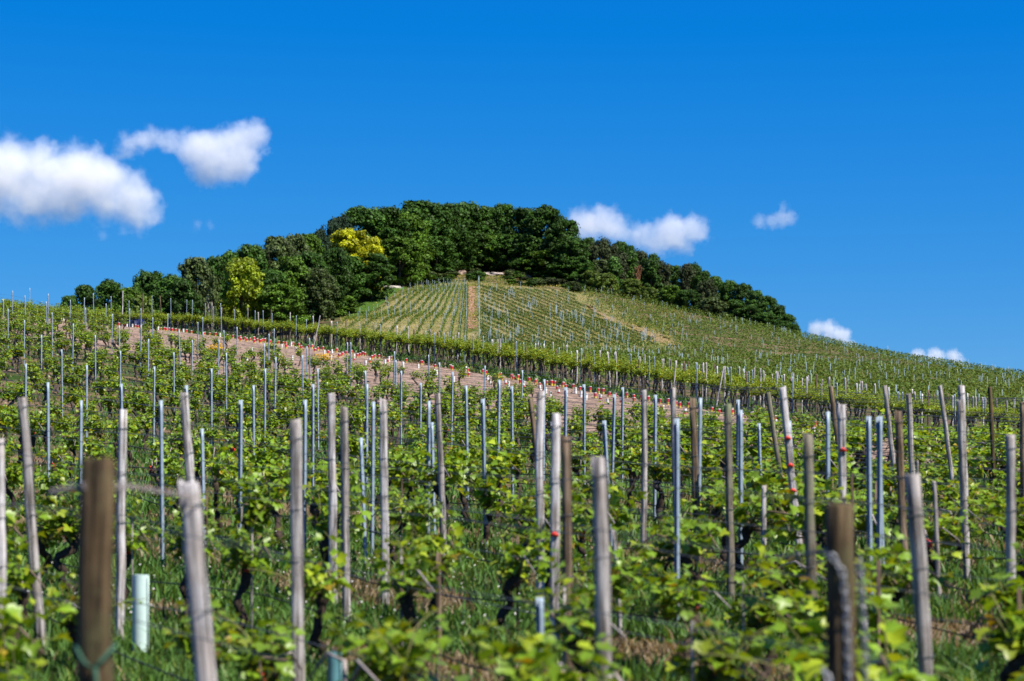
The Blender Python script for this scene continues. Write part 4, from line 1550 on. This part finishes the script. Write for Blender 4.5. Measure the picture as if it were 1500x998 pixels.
for q, (px, py, d, wp, form, lf, lab) in enumerate(T_):
    if 600 < px < 850:
        d = max(d, np.interp(px, [600, 640, 700, 760, 850], [351, 365, 374, 372, 357]) + (d - 355) * .35)
    x = (px - 750) / F * d
    zb = g1(x, d)
    h = max(2.0, ZC + (750 - py) / F * d - zb)
    w = wp / F * d * (.86 if px > 855 else 1)
    if px > 855:
        zb -= 1.2
        h += 1.2
    cm, tm = TREE[form][int(rng.integers(len(TREE[form])))]
    is_bush = form == 'bush'
    o = empty('bush' if is_bush else ('pine_tree' if form == 'pine' else 'tree'), (x, d, zb - .3), rng.uniform(0, 6.28))
    k = 1.22 if px < 855 else 1.06
    o.scale = (w / 8 * k, w / 8 * k, (h + .3) / 11.4)
    cr = obj('crown', cm, o)
    cr.material_slots[0].link = 'OBJECT'
    cr.material_slots[0].material = M[lf]
    obj('trunk' if not is_bush else 'stem', tm, o)
    tag(o, lab, 'bush' if is_bush else 'tree', None)
for q in range(18):     # undergrowth that closes the foot of the wood
    px = 628 + q * 13.5
    d = float(np.interp(px, [600, 640, 700, 760, 850], [358, 370, 379, 377, 368])) + rng.uniform(0, 4)
    x = (px - 750) / F * d
    o = empty('bush', (x, d, g1(x, d) - .3), rng.uniform(0, 6))
    s = rng.uniform(.42, .6)
    o.scale = (s, s, s * rng.uniform(.6, .85))
    cr = obj('crown', TREE['bush'][q % 3][0], o)
    cr.material_slots[0].link = 'OBJECT'
    cr.material_slots[0].material = M['oak']
    obj('stem', TREE['bush'][q % 3][1], o)
    tag(o, 'dark undergrowth bush in the shade at the foot of the hilltop oaks', 'bush', 'undergrowth at the foot of the oaks')

# bare leaning trunk
x, y, z = on_ground(477, 452, 285, 312)
b = MB()
b.tube([(0, 0, -.4), (.1, 0, 2), (-.1, 0, 4), (-.6, 0, 5.6), (-1.0, 0, 6.6)], [.22, .18, .14, .09, .04], 7)
e_ = empty('dead_tree', (x, y - 6, g1(x, y - 6)))
tr_o = obj('trunk', b.mesh('trunk', [M['pale_bark']]), e_)
b = MB()
b.tube([(.0, 0, 4.1), (.7, 0, 3.4), (1.5, 0, 2.7), (2.1, 0, 2.0)], [.10, .09, .07, .03], 6)
obj('branch', b.mesh('branch', [M['pale_bark']]), tr_o)
tag(e_, 'bare pale trunk with one fallen branch at the wood edge', 'dead tree')


# ------------------------------------------------------------------ rocks and stones on the hilltop
def rock(name, px, py, d, sx, sy, sz, seed, m, lab, cat='rock'):
    bm = bmesh.new()
    bmesh.ops.create_icosphere(bm, subdivisions=3, radius=1)
    r = np.random.default_rng(seed)
    ph = r.uniform(0, 6, (4, 3))
    for v in bm.verts:
        f = 1
        for a in range(4):
            f += .12 * math.sin(v.co.x * (2 + a * 1.7) + ph[a, 0]) * math.sin(v.co.y * (2.3 + a * 1.5) + ph[a, 1]) * math.cos(v.co.z * (2 + a) + ph[a, 2])
        f = round(f * 9) / 9 * .5 + f * .5
        v.co = Vector((max(-.72, min(.72, v.co.x)) * sx * f, v.co.y * sy * f, max(-.6, min(.62, v.co.z)) * sz * f))
    me = bpy.data.meshes.new(name)
    bm.to_mesh(me)
    bm.free()
    me.materials.append(m)
    x = (px - 750) / F * d
    o = obj(name, me)
    o.location = (x, d, g1(x, d) + sz * .25)
    tag(o, lab, cat)
    return o


rock('rock_outcrop', 724, 408, 366, 2.2, 1.2, .55, 1, M['rock_pale'], 'widest pale rock face above the hill vines')
rock('rock_outcrop', 675, 403, 368, 1.3, 1.0, .9, 2, M['rock'], 'reddish crumbling rock above the reddish earth strip')
rock('rock_outcrop', 697, 403, 369, 1.1, .8, .7, 3, M['rock'], 'small brownish rock between the two larger rocks')
rock('rock_outcrop', 648, 408, 363, 1.0, .8, .8, 4, M['rock'], 'leftmost small rock at the top end of the vine rows')
rock('rock_outcrop', 760, 408, 367, 1.3, .9, .8, 5, M['rock'], 'low rock right of the widest pale rock face')
rock('rock_outcrop', 768, 412, 364, 1.6, .8, .5, 6, M['rock'], 'flat rock slab lowest on the bank below the yellow green bush')
rock('rock_outcrop', 738, 404, 367, .9, .8, .6, 11, M['rock'], 'rough reddish rock at the right end of the widest pale rock face')
rock('rock_outcrop', 708, 406, 367, .8, .7, .5, 12, M['rock_pale'], 'small pale rock at the left end of the widest pale rock face')
rock('pointed_stone', 553, 419, 336, .8, .6, 1.2, 7, M['stone'], 'pale pointed stone at the wood edge left of the slab', 'stone')
o = rock('stone_slab', 575, 419, 339, 1.9, .5, .55, 8, M['stone'], 'long pale stone slab lying at the top of the green bank', 'slab')

bank = []
for q in range(92):
    px = 616 + q * 2.7
    if 664 < px < 688 or 706 < px < 742:
        continue
    bank.append((px, 409 + .00055 * (px - 700) ** 2 + rng.uniform(-3, 4)))
bank = [b_ for b_ in bank if b_]
for q, (px, py) in enumerate(bank):
    d = 366 - .06 * abs(px - 700) + rng.uniform(-13, 3)
    x = (px - 750) / F * d
    cm, tm = TREE['bush'][q % 3]
    zb = g1(x, d)
    o = empty('low_shrub', (x, d, zb - .2), rng.uniform(0, 6))
    s = rng.uniform(.17, .34)
    o.scale = (s, s, s * rng.uniform(.35, .55))
    cr = obj('crown', cm, o)
    cr.material_slots[0].link = 'OBJECT'
    cr.material_slots[0].material = M[('oak_mid', 'oak_sage', 'oak', 'pine_leaf')[q % 4]]
    tag(o, 'low scrubby shrub on the bank between the hill vines and the hilltop oaks', 'shrub', 'scrub on the hilltop bank')

# ------------------------------------------------------------------ planting sleeves on the tilled soil
def sleeve_mesh(name, r0, r1, z0, z1, m):
    b = MB()
    b.tube([(0, 0, z0), (0, 0, z0 + (z1 - z0) * .5), (0, 0, z1)], [r0, (r0 + r1) / 2 * .98, r1], 8, cap=False)
    b.tube([(0, 0, z1), (0, 0, z1 - .03)], [r1, r1 * .86], 8, cap=False)
    b.tube([(0, 0, z1 - .03), (0, 0, z0)], [r1 * .86, r0 * .86], 8, cap=False)
    return b.mesh(name, [m])


S_red = [('body', sleeve_mesh('body', .070, .078, .12, .25, M['red'])), ('lower_band', sleeve_mesh('lower_band', .066, .069, -.02, .118, M['yellow'])), ('rim', sleeve_mesh('rim', .079, .080, .252, .28, M['white']))]
S_mix = [('body', sleeve_mesh('body', .070, .074, .14, .27, M['white'])), ('lower_band', sleeve_mesh('lower_band', .066, .069, -.02, .138, M['red']))]
S_white = [('body', sleeve_mesh('body', .060, .070, -.02, .30, M['white']))]
roots_s = {k: build_root('planting_sleeve', p) for k, p in (('r', S_red), ('m', S_mix), ('w', S_white))}
sl = []


def addsl(lst, x0, y0, k):
    for a, b_ in lst:
        sl.append((x0 + a / 6, y0 + b_ / 6, k))


addsl([(1045, 400), (1100, 400), (1190, 405), (1213, 428), (1285, 420), (1305, 425), (1270, 460), (1415, 455), (1440, 450), (1485, 455), (725, 345), (910, 365), (1235, 415), (1350, 430), (1460, 470)], 0, 400, 'r')
addsl([(1115, 425), (1165, 410), (1265, 415), (1390, 440), (560, 330), (690, 400)], 0, 400, 'w')
addsl([(15, 475), (42, 470), (78, 470), (140, 480), (183, 490), (297, 505), (338, 510), (393, 525), (500, 535), (547, 540), (600, 555), (615, 570), (650, 555), (703, 570), (733, 580), (765, 580), (805, 580),
       (668, 598), (615, 598), (738, 612), (790, 612), (830, 605), (877, 600), (950, 620), (990, 620), (1015, 618), (1075, 635), (1018, 655), (1130, 635), (1145, 670), (1213, 655), (1243, 652), (1267, 690),
       (1293, 672), (1340, 672), (1385, 705), (1458, 690), (1480, 740)], 250, 400, 'r')
addsl([(112, 480), (435, 530), (280, 540), (1060, 635), (975, 655), (1097, 675), (1350, 710), (1420, 700), (670, 765), (715, 685), (1020, 795), (1070, 765), (1410, 760)], 250, 400, 'w')
addsl([(10, 425), (38, 412), (88, 400), (140, 440), (163, 425), (190, 415), (208, 425), (270, 455), (295, 440), (330, 440), (405, 485), (437, 455), (572, 475), (703, 500), (825, 530), (963, 525), (973, 550),
       (1115, 565), (1120, 605), (1270, 590), (1245, 575), (1380, 590), (1400, 605), (1410, 640), (1495, 600)], 500, 450, 'r')
addsl([(110, 460), (250, 480), (1445, 675)], 500, 450, 'm')
addsl([(115, 445), (215, 510), (385, 500), (420, 468), (545, 520), (678, 535), (820, 580), (835, 600), (1095, 545), (990, 650), (1285, 640), (1310, 680), (1468, 695)], 500, 450, 'w')
addsl([(5, 425), (50, 450), (70, 490), (155, 440), (205, 450), (218, 475), (240, 515), (307, 465), (350, 475), (373, 500), (447, 480), (470, 495), (535, 535), (395, 545), (600, 505), (688, 555), (763, 530), (800, 550),
       (853, 575), (908, 560), (905, 625), (733, 615), (1013, 605), (1075, 585), (1133, 595), (1205, 605), (1200, 640), (1073, 650), (1300, 630), (1370, 665), (1440, 650), (1475, 660), (1315, 735)], 750, 480, 'r')
addsl([(412, 575), (777, 630), (958, 655), (100, 525)], 750, 480, 'm')
addsl([(107, 515), (253, 545), (560, 575), (605, 605), (340, 605), (300, 580), (165, 578), (135, 555), (840, 670), (1325, 725), (650, 635), (480, 600)], 750, 480, 'w')
addsl([(48, 450), (160, 445), (253, 450), (317, 525), (440, 478), (435, 520), (603, 510), (607, 545), (527, 565), (715, 600), (708, 530), (808, 575), (978, 575), (995, 605), (1087, 595), (1170, 595), (1140, 660),
       (1210, 645), (1380, 640), (1485, 650)], 1000, 520, 'r')
addsl([(20, 520), (220, 545)], 1000, 520, 'm')
addsl([(823, 620), (1040, 665), (610, 590), (1160, 700)], 1000, 520, 'w')
addsl([(68, 655), (55, 705), (140, 695), (217, 680), (255, 680), (583, 755), (908, 770), (800, 790)], 1250, 520, 'r')
sleeve_items = []
for px, py, k in sl:
    x, y, z = on_ground(px, py + 3.5, 45, 150)
    cq = NX * x + NY * y
    if cq > C_SOIL1 - .3:
        y = hedge_d(px, C_SOIL1 - rng.uniform(.3, 2.2))
        x = (px - 750) / F * y
        z = g1(x, y)
    s = rng.uniform(.95, 1.2)
    o = put(roots_s[k], (x, y, z + .03), rng.uniform(0, 6), s * .82, s * .95)
    o.rotation_euler[0] = rng.normal(0, .06)
    o.rotation_euler[1] = rng.normal(0, .06)
    o['category'] = 'sleeve'
    sleeve_items.append((o, px, py, {'r': 'red and yellow', 'm': 'white and red', 'w': 'plain white'}[k]))

# clods and straw on the tilled soil, loose: one object
n = 9000
cc_ = rng.uniform(C_SOIL0 + .1, C_SOIL1 - .1, n)
tt = rng.uniform(-12, 110, n)
X, Y = row_pt(cc_, tt)
Z = gz(X, Y) + .06
s = rng.uniform(.03, .11, n)
oc = np.array([(1, 0, 0), (-1, 0, 0), (0, 1, 0), (0, -1, 0), (0, 0, .7), (0, 0, -.7)], float)
V = np.stack([X, Y, Z], -1)[:, None] + oc[None] * s[:, None, None] * rng.uniform(.6, 1.3, (n, 6, 1))
tr_ = np.array([(0, 2, 4), (2, 1, 4), (1, 3, 4), (3, 0, 4), (2, 0, 5), (1, 2, 5), (3, 1, 5), (0, 3, 5)])
T = (np.arange(n)[:, None, None] * 6 + tr_[None]).reshape(-1, 3)
o = obj('soil_clods', np_mesh('soil_clods', V.reshape(-1, 3), T, [M['soil']]))
o['kind'] = 'stuff'

# ------------------------------------------------------------------ single sleeves, tarpaulin, flowers
def tube_sleeve(px, py_top, d, w, h, m, lab):
    x, zt = (px - 750) / F * d, ZC + (750 - py_top) / F * d
    o = empty('vine_sleeve', (x, d, zt - h))
    b = MB()
    th = np.linspace(0, 2 * np.pi, 5)[:-1] + .5
    b.tube([(0, 0, 0), (0, 0, h)], [w * .62, w * .62], 6, cap=False)
    b.tube([(0, 0, h), (0, 0, 0)], [w * .57, w * .57], 6, cap=False)
    obj('body', b.mesh('body', [m], smooth=False), o)
    b = MB()
    b.tube([(w * .56, -.02, .0), (w * .62, -.03, h * .98)], .006, 5)
    obj('seam', b.mesh('seam', [m]), o)
    return tag(o, lab, 'sleeve')


tube_sleeve(206, 842, 15.5, .105, .6, M['mint'], 'pale mint plastic sleeve on a young vine left of the split post')
tube_sleeve(490, 955, 13.0, .075, .5, M['teal'], 'teal plastic sleeve at the lower border under a leafy vine')
x, y = (195 - 750) / F * hedge_d(195, C_HEDGE + .9), hedge_d(195, C_HEDGE + .9)
zb = g1(x, y)
bm = bmesh.new()
bmesh.ops.create_cube(bm, size=1)
bmesh.ops.subdivide_edges(bm, edges=bm.edges[:], cuts=5, use_grid_fill=True)
for v in bm.verts:
    v.co = Vector((v.co.x * 2.5, v.co.y * .9 * (1.1 - .3 * (v.co.z + .5)), (v.co.z + .5) * .85 + .05 * math.sin(v.co.x * 9) * (v.co.z > .2)))
    v.co += Vector(rng.normal(0, .02, 3))
me = bpy.data.meshes.new('tarpaulin')
bm.to_mesh(me)
bm.free()
me.materials.append(M['tarp'])
o = obj('tarpaulin', me)
o.location = (x, y, zb)
o.rotation_euler = (0, 0, rz_row)
tag(o, 'dark blue tarpaulin heap between the old vine trunks at the upper left', 'tarpaulin')
x2, y2 = (169 - 750) / F * hedge_d(169, C_HEDGE - 1.2), hedge_d(169, C_HEDGE - 1.2)
bx_ = MB()
for z_ in (0, .2):
    for dx, dy, w_, l_ in ((0, -.18, .55, .02), (0, .18, .55, .02), (-.27, 0, .02, .34), (.27, 0, .02, .34)):
        q = np.array([(a * w_ / 2 + dx, b_ * l_ / 2 + dy, c_ * .17 + z_) for c_ in (0, 1) for a, b_ in ((-1, -1), (1, -1), (1, 1), (-1, 1))])
        bx_.add(q, [(0, 1, 5, 4), (1, 2, 6, 5), (2, 3, 7, 6), (3, 0, 4, 7), (4, 5, 6, 7), (3, 2, 1, 0)])
o = obj('crate', bx_.mesh('crate', [M['orange']], smooth=False))
o.location = (x2, y2, g1(x2, y2))
tag(o, 'orange crate on the tilled soil left of the blue tarpaulin', 'crate')


def flower_bush(px, py, lab, wpx):
    x, y, z = on_ground(px, py + 8, 45, 110)
    e = empty('flowering_bush', (x, y, z))
    n = 260
    w_ = wpx / F * y / 2
    P = np.column_stack([rng.normal(0, w_ * .55, n), rng.normal(0, .18, n), .33 + rng.beta(2, 2, n) * .35])
    V, Q = quads(P, unit(rng.normal(0, 1, (n, 3)) + (0, -.2, .7)), rng.uniform(.02, .05, n))
    obj('blossom', np_mesh('blossom', V, Q, [M['broom']], col=np.ones(3)), e)
    n = 220
    P = np.column_stack([rng.normal(0, w_ * .6, n), rng.normal(0, .2, n), .05 + rng.random(n) * .4])
    V, Q = quads(P, unit(rng.normal(0, 1, (n, 3)) + (0, 0, .5)), rng.uniform(.03, .06, n))
    obj('leaves', np_mesh('leaves', V, Q, [M['oak_mid']], col=np.ones(3)), e)
    tag(e, lab, 'bush')


flower_bush(316, 517, 'upper clump of bright yellow flowers beside the tilled soil', 24)
flower_bush(475, 531, 'lower clump of bright yellow flowers beside the tilled soil', 26)

# ------------------------------------------------------------------ wires and hoses along the rows
for q, c in enumerate(row_c):
    if c > 36:
        break
    t = np.arange(-14, 135, 1.5)
    X, Y = row_pt(c, t)
    px = 750 + F * X / np.maximum(Y, .5)
    k = (Y > 7.5) & (px > -120) & (px < 1620)
    if k.sum() < 4:
        continue
    X, Y = X[k], Y[k]
    Z = gz(X, Y)
    e = empty('trellis_line', (0, 0, 0))
    for h_, r_, m_, nm in ((.72, .0022, 'wire', 'wire'), (1.22, .0020, 'wire', 'wire'), (1.6, .0018, 'wire', 'wire'), (.34, .0045, 'hose', 'hose')):
        sag = .03 * np.sin(np.arange(len(X)) * 1.1 + rng.uniform(0, 6)) + rng.normal(0, .012, len(X))
        if nm == 'hose':
            sag = .09 * np.sin(np.arange(len(X)) * 1.25 + rng.uniform(0, 6))
        b = MB()
        b.tube(np.column_stack([X, Y, Z + h_ + sag]), r_ * (1.35 + c / 70), 4, cap=False)
        obj(nm, b.mesh(nm, [M[m_]]), e)
    tag(e, 'thin trellis wires with a black drip hose strung along a row of vines', 'trellis wires', 'trellis wires along the vine rows')

# ------------------------------------------------------------------ grass
n = 360000
inv = rng.uniform(1 / 100, 1 / 8.0, n)
Y = 1 / inv
pxs = rng.uniform(-200, 1700, n)
X = (pxs - 750) / F * Y
x2_, y2_ = row_pt(rng.uniform(56.1, 58.6, 42000), rng.uniform(-14, 135, 42000))
X, Y = np.concatenate([X, x2_]), np.concatenate([Y, y2_])
n = len(X)
cq = NX * X + NY * Y
patch = np.sin(X * .9 + 1.3 * np.sin(Y * .5)) * np.sin(Y * .75 + X * .3) + .6 * np.sin(X * 2.3 + Y * 1.7)
rowd = np.abs(((cq - 3.6) / 1.85) - np.round((cq - 3.6) / 1.85))       # 0 on the row line, .5 between rows
keep = ~((cq > C_SOIL0 - .1) & (cq < C_SOIL1 + .2)) & (cq < 66)
dry = (patch < -.42) | ((rowd < .2) & (rng.random(n) < .45))
keep &= ~(dry & (rng.random(n) < .5))
X, Y, cq, dry, rowd = X[keep], Y[keep], cq[keep], dry[keep], rowd[keep]
n = len(X)
Z = gz(X, Y)
H = rng.gamma(4, .031, n) * np.where(dry, .55, 1.0) * np.where(cq > C_SOIL1, 2.1, 1.0)
a = rng.uniform(0, 2 * np.pi, n)
w_ = (.0035 + .00042 * Y) * rng.uniform(.7, 1.4, n)
le = rng.normal(0, .45, (n, 2)) * H[:, None]
Bp = np.column_stack([X, Y, Z - .01])
sd = np.column_stack([np.cos(a) * w_, np.sin(a) * w_, 0 * a])
mid_ = Bp + np.column_stack([le * .35, H * .6])
tip = Bp + np.column_stack([le, H * (1 - .25 * rng.random(n))])
V = np.stack([Bp - sd, Bp + sd, mid_ + sd * .7, tip, mid_ - sd * .7], 1)
T = (np.arange(n)[:, None, None] * 5 + np.array([(0, 1, 2), (0, 2, 4), (4, 2, 3)])[None]).reshape(-1, 3)
col = np.ones((n, 3)) * rng.uniform(.6, 1.35, (n, 1))
col[dry] *= np.array([2.9, 0.98, 3.3])
yl = rng.random(n) < .12
col[yl & ~dry] *= np.array([1.9, 1.25, 1.2])
o = obj('grass', np_mesh('grass', V.reshape(-1, 3), T, [M['grass']], col=np.repeat(col, 5, 0)))
o['kind'] = 'stuff'
n = 1500
Y = 1 / rng.uniform(1 / 70, 1 / 16, n)
X = (rng.uniform(-20, 900, n) - 750) / F * Y
P = np.column_stack([X, Y, gz(X, Y) + rng.uniform(.12, .3, n)])
k = NX * X + NY * Y < C_SOIL0
V, Q = quads(P[k], unit(rng.normal(0, .5, (k.sum(), 3)) + (0, -.3, 1)), rng.uniform(.005, .010, k.sum()) * (1 + Y[k] / 60))
o = obj('wild_flowers', np_mesh('wild_flowers', V, Q, [M['daisy']], col=np.ones(3)))
o['kind'] = 'stuff'


# ------------------------------------------------------------------ clouds
def cloud(blobs, d, dens, lab, amp=1.0, seed=0, cut=0.02):
    r = np.random.default_rng(seed)
    B_ = np.array(blobs, float)
    B_[:, 2] *= 1.08
    c0 = B_[:, :2].mean(0)
    org = np.array([(c0[0] - 750) / F * d, d, ZC + (750 - c0[1]) / F * d])
    rad = B_[:, 2] / F * d
    P = np.column_stack([(B_[:, 0] - c0[0]) / F * d, r.normal(0, .35, len(B_)) * rad, -(B_[:, 1] - c0[1]) / F * d])
    bm = bmesh.new()
    for p, q in zip(P, rad):
        bmesh.ops.create_icosphere(bm, subdivisions=3, radius=q * 1.5, matrix=Matrix.Translation(p))
    tmp = bpy.data.meshes.new('cloud_build')
    bm.to_mesh(tmp)
    bm.free()
    to = bpy.data.objects.new('cloud_build', tmp)
    C.objects.link(to)
    md = to.modifiers.new('remesh', 'REMESH')
    md.mode = 'VOXEL'
    md.voxel_size = float(rad.mean()) * .22
    dg = bpy.context.evaluated_depsgraph_get()
    me = bpy.data.meshes.new_from_object(to.evaluated_get(dg))
    me.name = 'cloud'
    bpy.data.objects.remove(to)
    bpy.data.meshes.remove(tmp)
    m = bpy.data.materials.new('cloud_vapour')
    m.use_nodes = True
    nt = m.node_tree
    nt.nodes.remove(nt.nodes['Principled BSDF'])
    tc = N(nt, 'ShaderNodeTexCoord')
    acc = None
    mean_r = float(rad.mean())
    for p, q in zip(P, rad):
        ds = N(nt, 'ShaderNodeVectorMath', operation='DISTANCE')
        nt.links.new(tc.outputs['Object'], ds.inputs[0])
        ds.inputs[1].default_value = tuple(p)
        ma = N(nt, 'ShaderNodeMath', operation='MULTIPLY_ADD')
        nt.links.new(ds.outputs['Value'], ma.inputs[0])
        ma.inputs[1].default_value = -1.0 / mean_r
        ma.inputs[2].default_value = float(q) / mean_r
        if acc is None:
            acc = ma
        else:
            mx = N(nt, 'ShaderNodeMath', operation='SMOOTH_MAX')
            nt.links.new(acc.outputs[0], mx.inputs[0])
            nt.links.new(ma.outputs[0], mx.inputs[1])
            mx.inputs[2].default_value = .6
            acc = mx
    no = N(nt, 'ShaderNodeTexNoise', Scale=1.0 / (mean_r * .8), Detail=8.0, Roughness=.66)
    nt.links.new(tc.outputs['Object'], no.inputs[0])
    a1 = N(nt, 'ShaderNodeMath', operation='MULTIPLY_ADD')
    nt.links.new(no.outputs[0], a1.inputs[0])
    a1.inputs[1].default_value = amp * 2
    a1.inputs[2].default_value = -amp - cut
    a2 = N(nt, 'ShaderNodeMath', operation='ADD')
    nt.links.new(acc.outputs[0], a2.inputs[0])
    nt.links.new(a1.outputs[0], a2.inputs[1])
    a3 = N(nt, 'ShaderNodeMath', operation='MULTIPLY')
    a3.use_clamp = True
    nt.links.new(a2.outputs[0], a3.inputs[0])
    a3.inputs[1].default_value = 1.5
    a4 = N(nt, 'ShaderNodeMath', operation='MULTIPLY')
    nt.links.new(a3.outputs[0], a4.inputs[0])
    a4.inputs[1].default_value = dens
    vol = N(nt, 'ShaderNodeVolumePrincipled')
    vol.inputs['Color'].default_value = (.965, .965, .97, 1)
    vol.inputs['Anisotropy'].default_value = 0.0
    nt.links.new(a4.outputs[0], vol.inputs['Density'])
    nt.links.new(vol.outputs[0], nt.nodes['Material Output'].inputs['Volume'])
    me.materials.clear()
    me.materials.append(m)
    o = obj('cloud', me)
    o.location = org
    tag(o, lab, 'cloud')


cloud([(10, 250, 50), (60, 248, 44), (112, 252, 45), (150, 268, 44), (190, 292, 38), (215, 303, 26), (100, 290, 40), (40, 288, 40), (150, 302, 28), (-45, 250, 50), (-30, 290, 40)], 2600, .03,
      'largest white cloud at the far left, flat underneath', seed=1)
cloud([(180, 222, 15), (192, 211, 17), (207, 206, 18), (224, 205, 19), (248, 206, 20), (282, 215, 30), (312, 226, 36), (346, 206, 30), (370, 200, 26), (352, 236, 30), (300, 252, 24), (384, 204, 14), (332, 246, 28)], 2700, .028,
      'second white cloud with a thin curling tail reaching to the largest one', seed=2)
cloud([(855, 326, 28), (880, 328, 27), (905, 337, 24), (938, 345, 22), (985, 342, 30), (1018, 337, 24), (960, 356, 24), (1000, 358, 18)], 2800, .026, 'white cloud rising behind the right shoulder of the wooded hilltop', seed=3)
cloud([(1112, 325, 12), (1130, 324, 13), (1148, 320, 15), (1158, 319, 12), (1147, 304, 9)], 2800, .018, 'small wispy cloud floating alone above the right ridge', seed=4)
cloud([(1195, 483, 14), (1213, 485, 16), (1232, 494, 16), (1248, 508, 11)], 2900, .05, 'small white cloud standing just right of the ridge end', seed=5)
cloud([(1345, 520, 12), (1372, 522, 15), (1394, 525, 13), (1408, 531, 8)], 2900, .05, 'lowest cloud half hidden behind the right hand vineyard crest', seed=6)
cloud([(150, 345, 12), (180, 338, 12), (205, 343, 10), (290, 330, 12), (308, 331, 10)], 2900, .008, 'faint thin veil of cloud below the largest white cloud', seed=7, amp=1.1, cut=.25)

# ------------------------------------------------------------------ labels of the repeats
relabel(vine_items, 'grapevine', 'grapevines in the near rows')
relabel(steel_items, 'steel stake', 'steel stakes in the vineyard')
relabel([(o, px, py, l) for o, px, py, l in whites], 'wooden stake', 'wooden stakes at the old vines')
relabel(sleeve_items, 'planting sleeve', 'planting sleeves on the tilled soil')
relabel([(o, px, py, l) for o, px, py, l in hedge_items], 'old vine', 'old vines in the row beyond the tilled soil')
